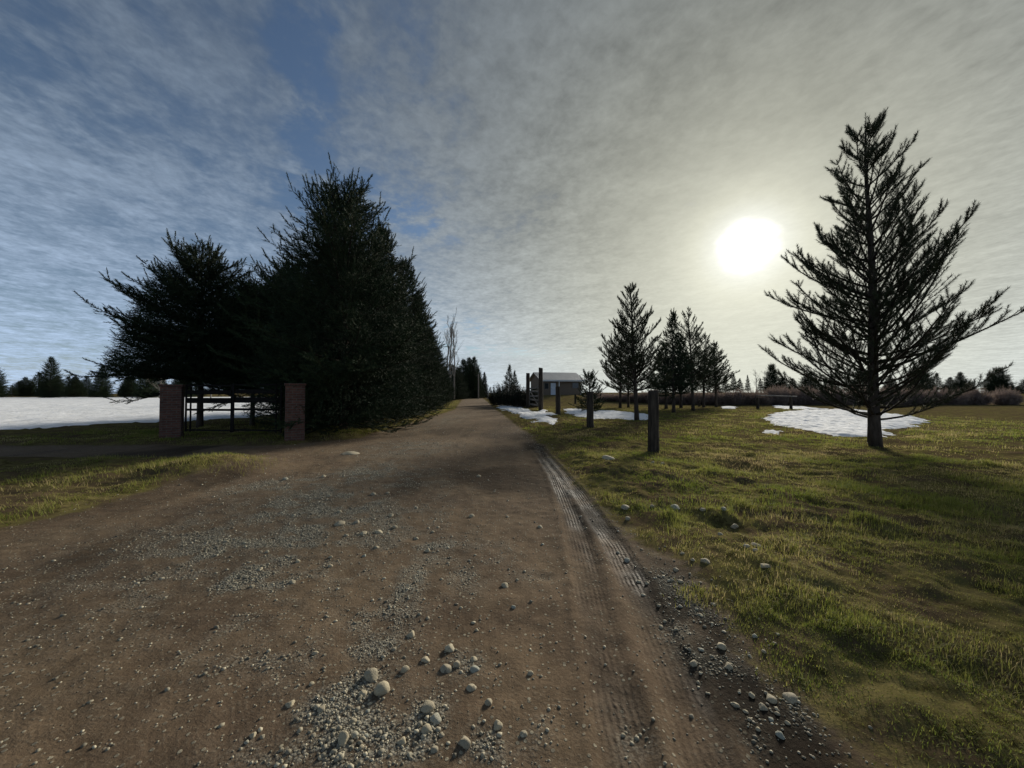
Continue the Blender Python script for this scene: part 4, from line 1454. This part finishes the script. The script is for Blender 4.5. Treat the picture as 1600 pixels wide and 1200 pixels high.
# tall gate posts with a plank gate swung open between them
log_post(845, 642, 575, 6.2, 'tall thick gate post before the house, taller of the two', 'tall wooden gate posts', 11, name='gate_post', cat='gate post', d=28)
log_post(825, 637, 583, 5.6, 'shorter tall gate post right of the dark shrubs', 'tall wooden gate posts', 12, name='gate_post', cat='gate post', d=33)
p0 = np.array(at_depth(843.5, 640, 28.05)[:2])
p1 = np.array(at_depth(827, 640, 32.8)[:2])
zb = zgs(*p0)
root = empty('wooden_gate', (p0[0], p0[1], zb))
tag(root, 'weathered plank gate with loose slanting boards between the tall posts', 'gate')
dv = p1 - p0
Lg = float(np.hypot(*dv))
root.rotation_euler = (0, 0, math.atan2(dv[1], dv[0]))
for k, (z0, z1) in enumerate(((0.35, 0.30), (0.72, 0.75), (1.08, 1.02), (1.42, 1.50), (1.78, 1.70))):
    g = Geo()
    L_ = Lg - 0.45
    ang = math.atan2(z1 - z0, L_)
    ro = np.array([[math.cos(ang), 0, -math.sin(ang)], [0, 1, 0], [math.sin(ang), 0, math.cos(ang)]])
    g.box((0.22 + L_ / 2, 0.004 * k, (z0 + z1) / 2), (L_, 0.035, 0.14), ro)
    g.build('plank', M['board'], root, False, 0.006)
for xx in (0.35, Lg - 0.4):
    g = Geo()
    g.box((xx, 0.05, 1.05), (0.11, 0.04, 1.75))
    g.build('stile', M['board'], root, False, 0.006)
g = Geo()
ang = math.atan2(1.2, Lg - 1)
ro = np.array([[math.cos(ang), 0, -math.sin(ang)], [0, 1, 0], [math.sin(ang), 0, math.cos(ang)]])
g.box((Lg / 2, 0.075, 1.02), (math.hypot(Lg - 1, 1.2), 0.03, 0.10), ro)
g.build('brace', M['board'], root, False, 0.006)


# ------------------------------------------------------------------ brick pillar and iron gate
def brick_material():
    m, t, b = newmat('old_brick')
    tc = t.obj()
    x_, y_, z_ = t.sep(tc)
    geo = t.n.new('ShaderNodeNewGeometry')
    uv = t.comb(t.add(x_, y_), z_, 0.0)
    br = t.n.new('ShaderNodeTexBrick')
    t.l.new(uv, br.inputs['Vector'])
    br.inputs['Scale'].default_value = 1.0
    br.inputs['Brick Width'].default_value = 0.22
    br.inputs['Row Height'].default_value = 0.075
    br.inputs['Mortar Size'].default_value = 0.011
    br.inputs['Mortar Smooth'].default_value = 0.3
    br.inputs['Color1'].default_value = (0.105, 0.045, 0.032, 1)
    br.inputs['Color2'].default_value = (0.17, 0.075, 0.050, 1)
    br.inputs['Mortar'].default_value = (0.13, 0.105, 0.085, 1)
    n = t.noise(tc, 9, 6, 0.7)
    t.l.new(t.mix(t.ss(n, 0.4, 0.8), br.outputs[0], t.scale(br.outputs[0], 0.45)), b.inputs['Base Color'])
    b.inputs['Roughness'].default_value = 0.9
    t.l.new(t.bump(t.add(t.mul(br.outputs[1], -1.0), t.mul(n, 0.4)), 0.8, 0.012), b.inputs['Normal'])
    return m


M['brick'] = brick_material()


def brick_pillar(px, d, label, rz):
    x, y = at_depth(px, 690, d)[:2]
    z = zgs(x, y)
    root = empty('brick_pillar', (x, y, z), rz)
    tag(root, label, 'gate pillar', 'brick gate pillars')
    g = Geo()
    g.box((0, 0, 0.73), (0.50, 0.50, 1.70))
    g.build('shaft', M['brick'], root, False, 0.012)
    g = Geo()
    g.box((0, 0, 1.615), (0.56, 0.56, 0.07))
    g.build('cap', M['brick'], root, False, 0.015)
    return (x, y, z)


PX = brick_pillar(460, 10.9, 'red brown brick gate pillar in front of the tallest spruce', math.radians(34))
PL = brick_pillar(268, 11.4, 'red brown brick gate pillar at the far side of the iron gate', math.radians(34))
gx0 = np.array([PX[0] - 0.36, PX[1] + 0.02])
gx1 = np.array([PL[0] + 0.36, PL[1]])
dv = gx1 - gx0
Lg = float(np.hypot(*dv)) / 2
azg = math.atan2(dv[1], dv[0])


def iron_gate(o, rz, label, flip):
    z = zgs(o[0], o[1])
    root = empty('iron_gate', (o[0], o[1], z), rz)
    tag(root, label, 'gate', 'iron gate leaves')
    L_ = Lg - 0.03
    for zc_, th in ((1.66, 0.045), (1.45, 0.13), (1.19, 0.17), (0.90, 0.07), (0.26, 0.05)):
        g = Geo()
        g.box((0.06 + L_ / 2, 0, zc_), (L_ - 0.12, 0.03, th))
        g.build('rail', M['iron'], root, False, 0.004)
    for xx, th in ((0.05, 0.05), (0.22, 0.04), (L_ - 0.03, 0.06)):
        g = Geo()
        g.box((xx, 0.032, 0.95), (th, 0.032, 1.50 if th > 0.03 else 0.9))
        g.build('stile', M['iron'], root, False, 0.004)
    return root


iron_gate(gx0, azg, 'black iron rail gate leaf hung on the brick pillar near the spruce', 1)
iron_gate(gx1, azg + math.pi, 'black iron rail gate leaf hung on the far brick pillar', -1)


# ------------------------------------------------------------------ house
def siding(name, c0, c1, pitch):
    m, t, b = newmat(name)
    x_, y_, z_ = t.sep(t.obj())
    w = t.m('FRACT', t.mul(z_, 1 / pitch))
    n = t.noise(t.obj(), 4, 6, 0.65)
    c = t.mix(n, c0, c1)
    c = t.mix(t.ss(w, 0.12, 0.02), c, t.scale(c, 0.5))
    t.l.new(c, b.inputs['Base Color'])
    b.inputs['Roughness'].default_value = 0.85
    t.l.new(t.bump(w, 0.6, 0.02), b.inputs['Normal'])
    return m


def roofmat():
    m, t, b = newmat('metal_roof')
    x_, y_, z_ = t.sep(t.obj())
    w = t.m('SINE', t.mul(x_, 2 * math.pi / 0.25))
    n = t.noise(t.obj(), 1.2, 5, 0.6)
    t.l.new(t.mix(n, (0.30, 0.30, 0.30), (0.48, 0.47, 0.46)), b.inputs['Base Color'])
    b.inputs['Roughness'].default_value = 0.5
    b.inputs['Metallic'].default_value = 0.2
    t.l.new(t.bump(w, 0.5, 0.02), b.inputs['Normal'])
    return m


M['siding'] = siding('brown_siding', (0.14, 0.105, 0.078), (0.22, 0.17, 0.125), 0.16)
M['roof'] = roofmat()
M['glass'] = simple('dark_glass', (0.02, 0.022, 0.025), (0.03, 0.033, 0.036), 2, 0.08, 0, 0.01, 0.5)
M['door'] = simple('pale_door', (0.55, 0.60, 0.68), (0.66, 0.70, 0.76), 3, 0.5, 0.05)
hx0 = np.array(at_depth(846, 618, 58.0)[:2])
hx1 = np.array([11.45, 59.5])
dv = hx1 - hx0
HW = float(np.hypot(*dv))
HD = 6.4
hz = zgs(8, 59)
house = empty('house', (hx0[0], hx0[1], hz), math.atan2(dv[1], dv[0]))
tag(house, 'low brown cabin with pale metal roof and pale door behind the gate posts', 'house')
WALL_H, RIDGE = 2.55, 3.75
V = np.array([[0, 0, -0.6], [HW, 0, -0.6], [HW, HD, -0.6], [0, HD, -0.6], [0, 0, WALL_H], [HW, 0, WALL_H], [HW, HD, WALL_H], [0, HD, WALL_H], [0, HD / 2, RIDGE - 0.06], [HW, HD / 2, RIDGE - 0.06]])
F = [[0, 1, 5], [0, 5, 4], [1, 2, 6], [1, 6, 5], [2, 3, 7], [2, 7, 6], [3, 0, 4], [3, 4, 7], [4, 7, 8], [5, 9, 6], [4, 5, 9], [4, 9, 8], [7, 8, 9], [7, 9, 6], [0, 3, 2], [0, 2, 1]]
F = [f[::1] for f in F]
mesh_np('wall', V, F, M['siding'], house)


def slope(y0, z0, y1, z1, th=0.09, ov=0.45):
    g = Geo()
    L_ = math.hypot(y1 - y0, z1 - z0)
    a = math.atan2(z1 - z0, y1 - y0)
    ro = np.array([[1, 0, 0], [0, math.cos(a), -math.sin(a)], [0, math.sin(a), math.cos(a)]])
    g.box((HW / 2, (y0 + y1) / 2, (z0 + z1) / 2 + th / 2 + 0.02), (HW + 2 * ov, L_, th), ro)
    return g


sl_ = (RIDGE - WALL_H) / (HD / 2)
slope(-0.6, WALL_H - 0.6 * sl_, HD / 2 - 0.01, RIDGE).build('roof', M['roof'], house)
slope(HD / 2 + 0.01, RIDGE, HD + 0.6, WALL_H - 0.6 * sl_).build('roof', M['roof'], house)
g = Geo()
g.box((HW / 2, -0.64, WALL_H - 0.6 * sl_ - 0.03), (HW + 0.9, 0.05, 0.18))
g.build('fascia', M['white'], house)
for xx in (0.0, HW):
    g = Geo()
    g.box((xx, -0.02, 1.1), (0.12, 0.12, 2.7))
    g.build('corner_trim', M['white'], house)
g = Geo()
g.box((2.85, -0.50, 0.95), (0.12, 0.12, 2.75))
g.build('porch_post', M['white'], house)
dr = mesh_np('door', *(lambda G: G.arrays()[:2])((lambda G: (G.box((2.0, -0.03, 0.98), (0.85, 0.06, 1.96)), G)[1])(Geo())), M['door'], house)
g = Geo()
g.tube([(1.68, -0.10, 1.0), (1.68, -0.06, 1.0)], 0.035, 8)
g.build('handle', M['iron'], dr)


def window(x0, x1, z0, z1):
    g = Geo()
    g.box(((x0 + x1) / 2, -0.022, (z0 + z1) / 2), (x1 - x0, 0.04, z1 - z0))
    w = g.build('window', M['glass'], house)
    g = Geo()
    for (cx, cz, sx, sz) in (((x0 + x1) / 2, z0 - 0.035, x1 - x0 + 0.14, 0.07), ((x0 + x1) / 2, z1 + 0.035, x1 - x0 + 0.14, 0.07), (x0 - 0.035, (z0 + z1) / 2, 0.07, z1 - z0), (x1 + 0.035, (z0 + z1) / 2, 0.07, z1 - z0)):
        g.box((cx, -0.03, cz), (sx, 0.06, sz))
    g.build('frame', M['board'], w)


window(5.35, 6.35, 1.15, 2.0)
window(0.55, 1.15, 1.0, 1.9)

# ------------------------------------------------------------------ far down the road
x, y, zt = at_depth(747.5, 584, 84)
zb = zgs(x, y)
root = empty('utility_pole', (x, y, zb))
tag(root, 'pale wooden utility pole in front of the far conifers', 'utility pole')
g = Geo()
g.tube(np.array([(0, 0, z) for z in np.linspace(-0.3, zt - zb, 6)]), np.linspace(0.17, 0.12, 6), 10, True)
g.build('pole', M['bare'], root, True)
g = Geo()
g.box((0, -0.13, zt - zb - 0.45), (1.1, 0.09, 0.1))
g.build('crossarm', M['bare'], root)
x, y, zt = at_depth(735, 612.5, 88)
zb = zgs(x, y)
root = empty('mailbox', (x, y, zb))
tag(root, 'small white mailbox on a post left of the utility pole', 'mailbox')
g = Geo()
g.box((0, 0, 0.5), (0.16, 0.16, 1.1))
g.build('post', M['bare'], root)
g = Geo()
g.box((0, 0, 1.25), (0.42, 0.5, 0.42))
g.build('box', M['white'], root, False, 0.05)
x, y, zt = at_depth(761.5, 621, 80)
zb = zgs(x, y)
g = Geo()
g.tube(np.array([(0, 0, -0.2), (0.25, 0, 1.1), (0.65, 0, 2.6)]), (0.16, 0.14, 0.11), 8, True)
o = g.build('leaning_post', M['white'], None, True)
o.location = (x, y, zb)
tag(o, 'pale leaning post where the road ends beside the dark shrubs', 'post')
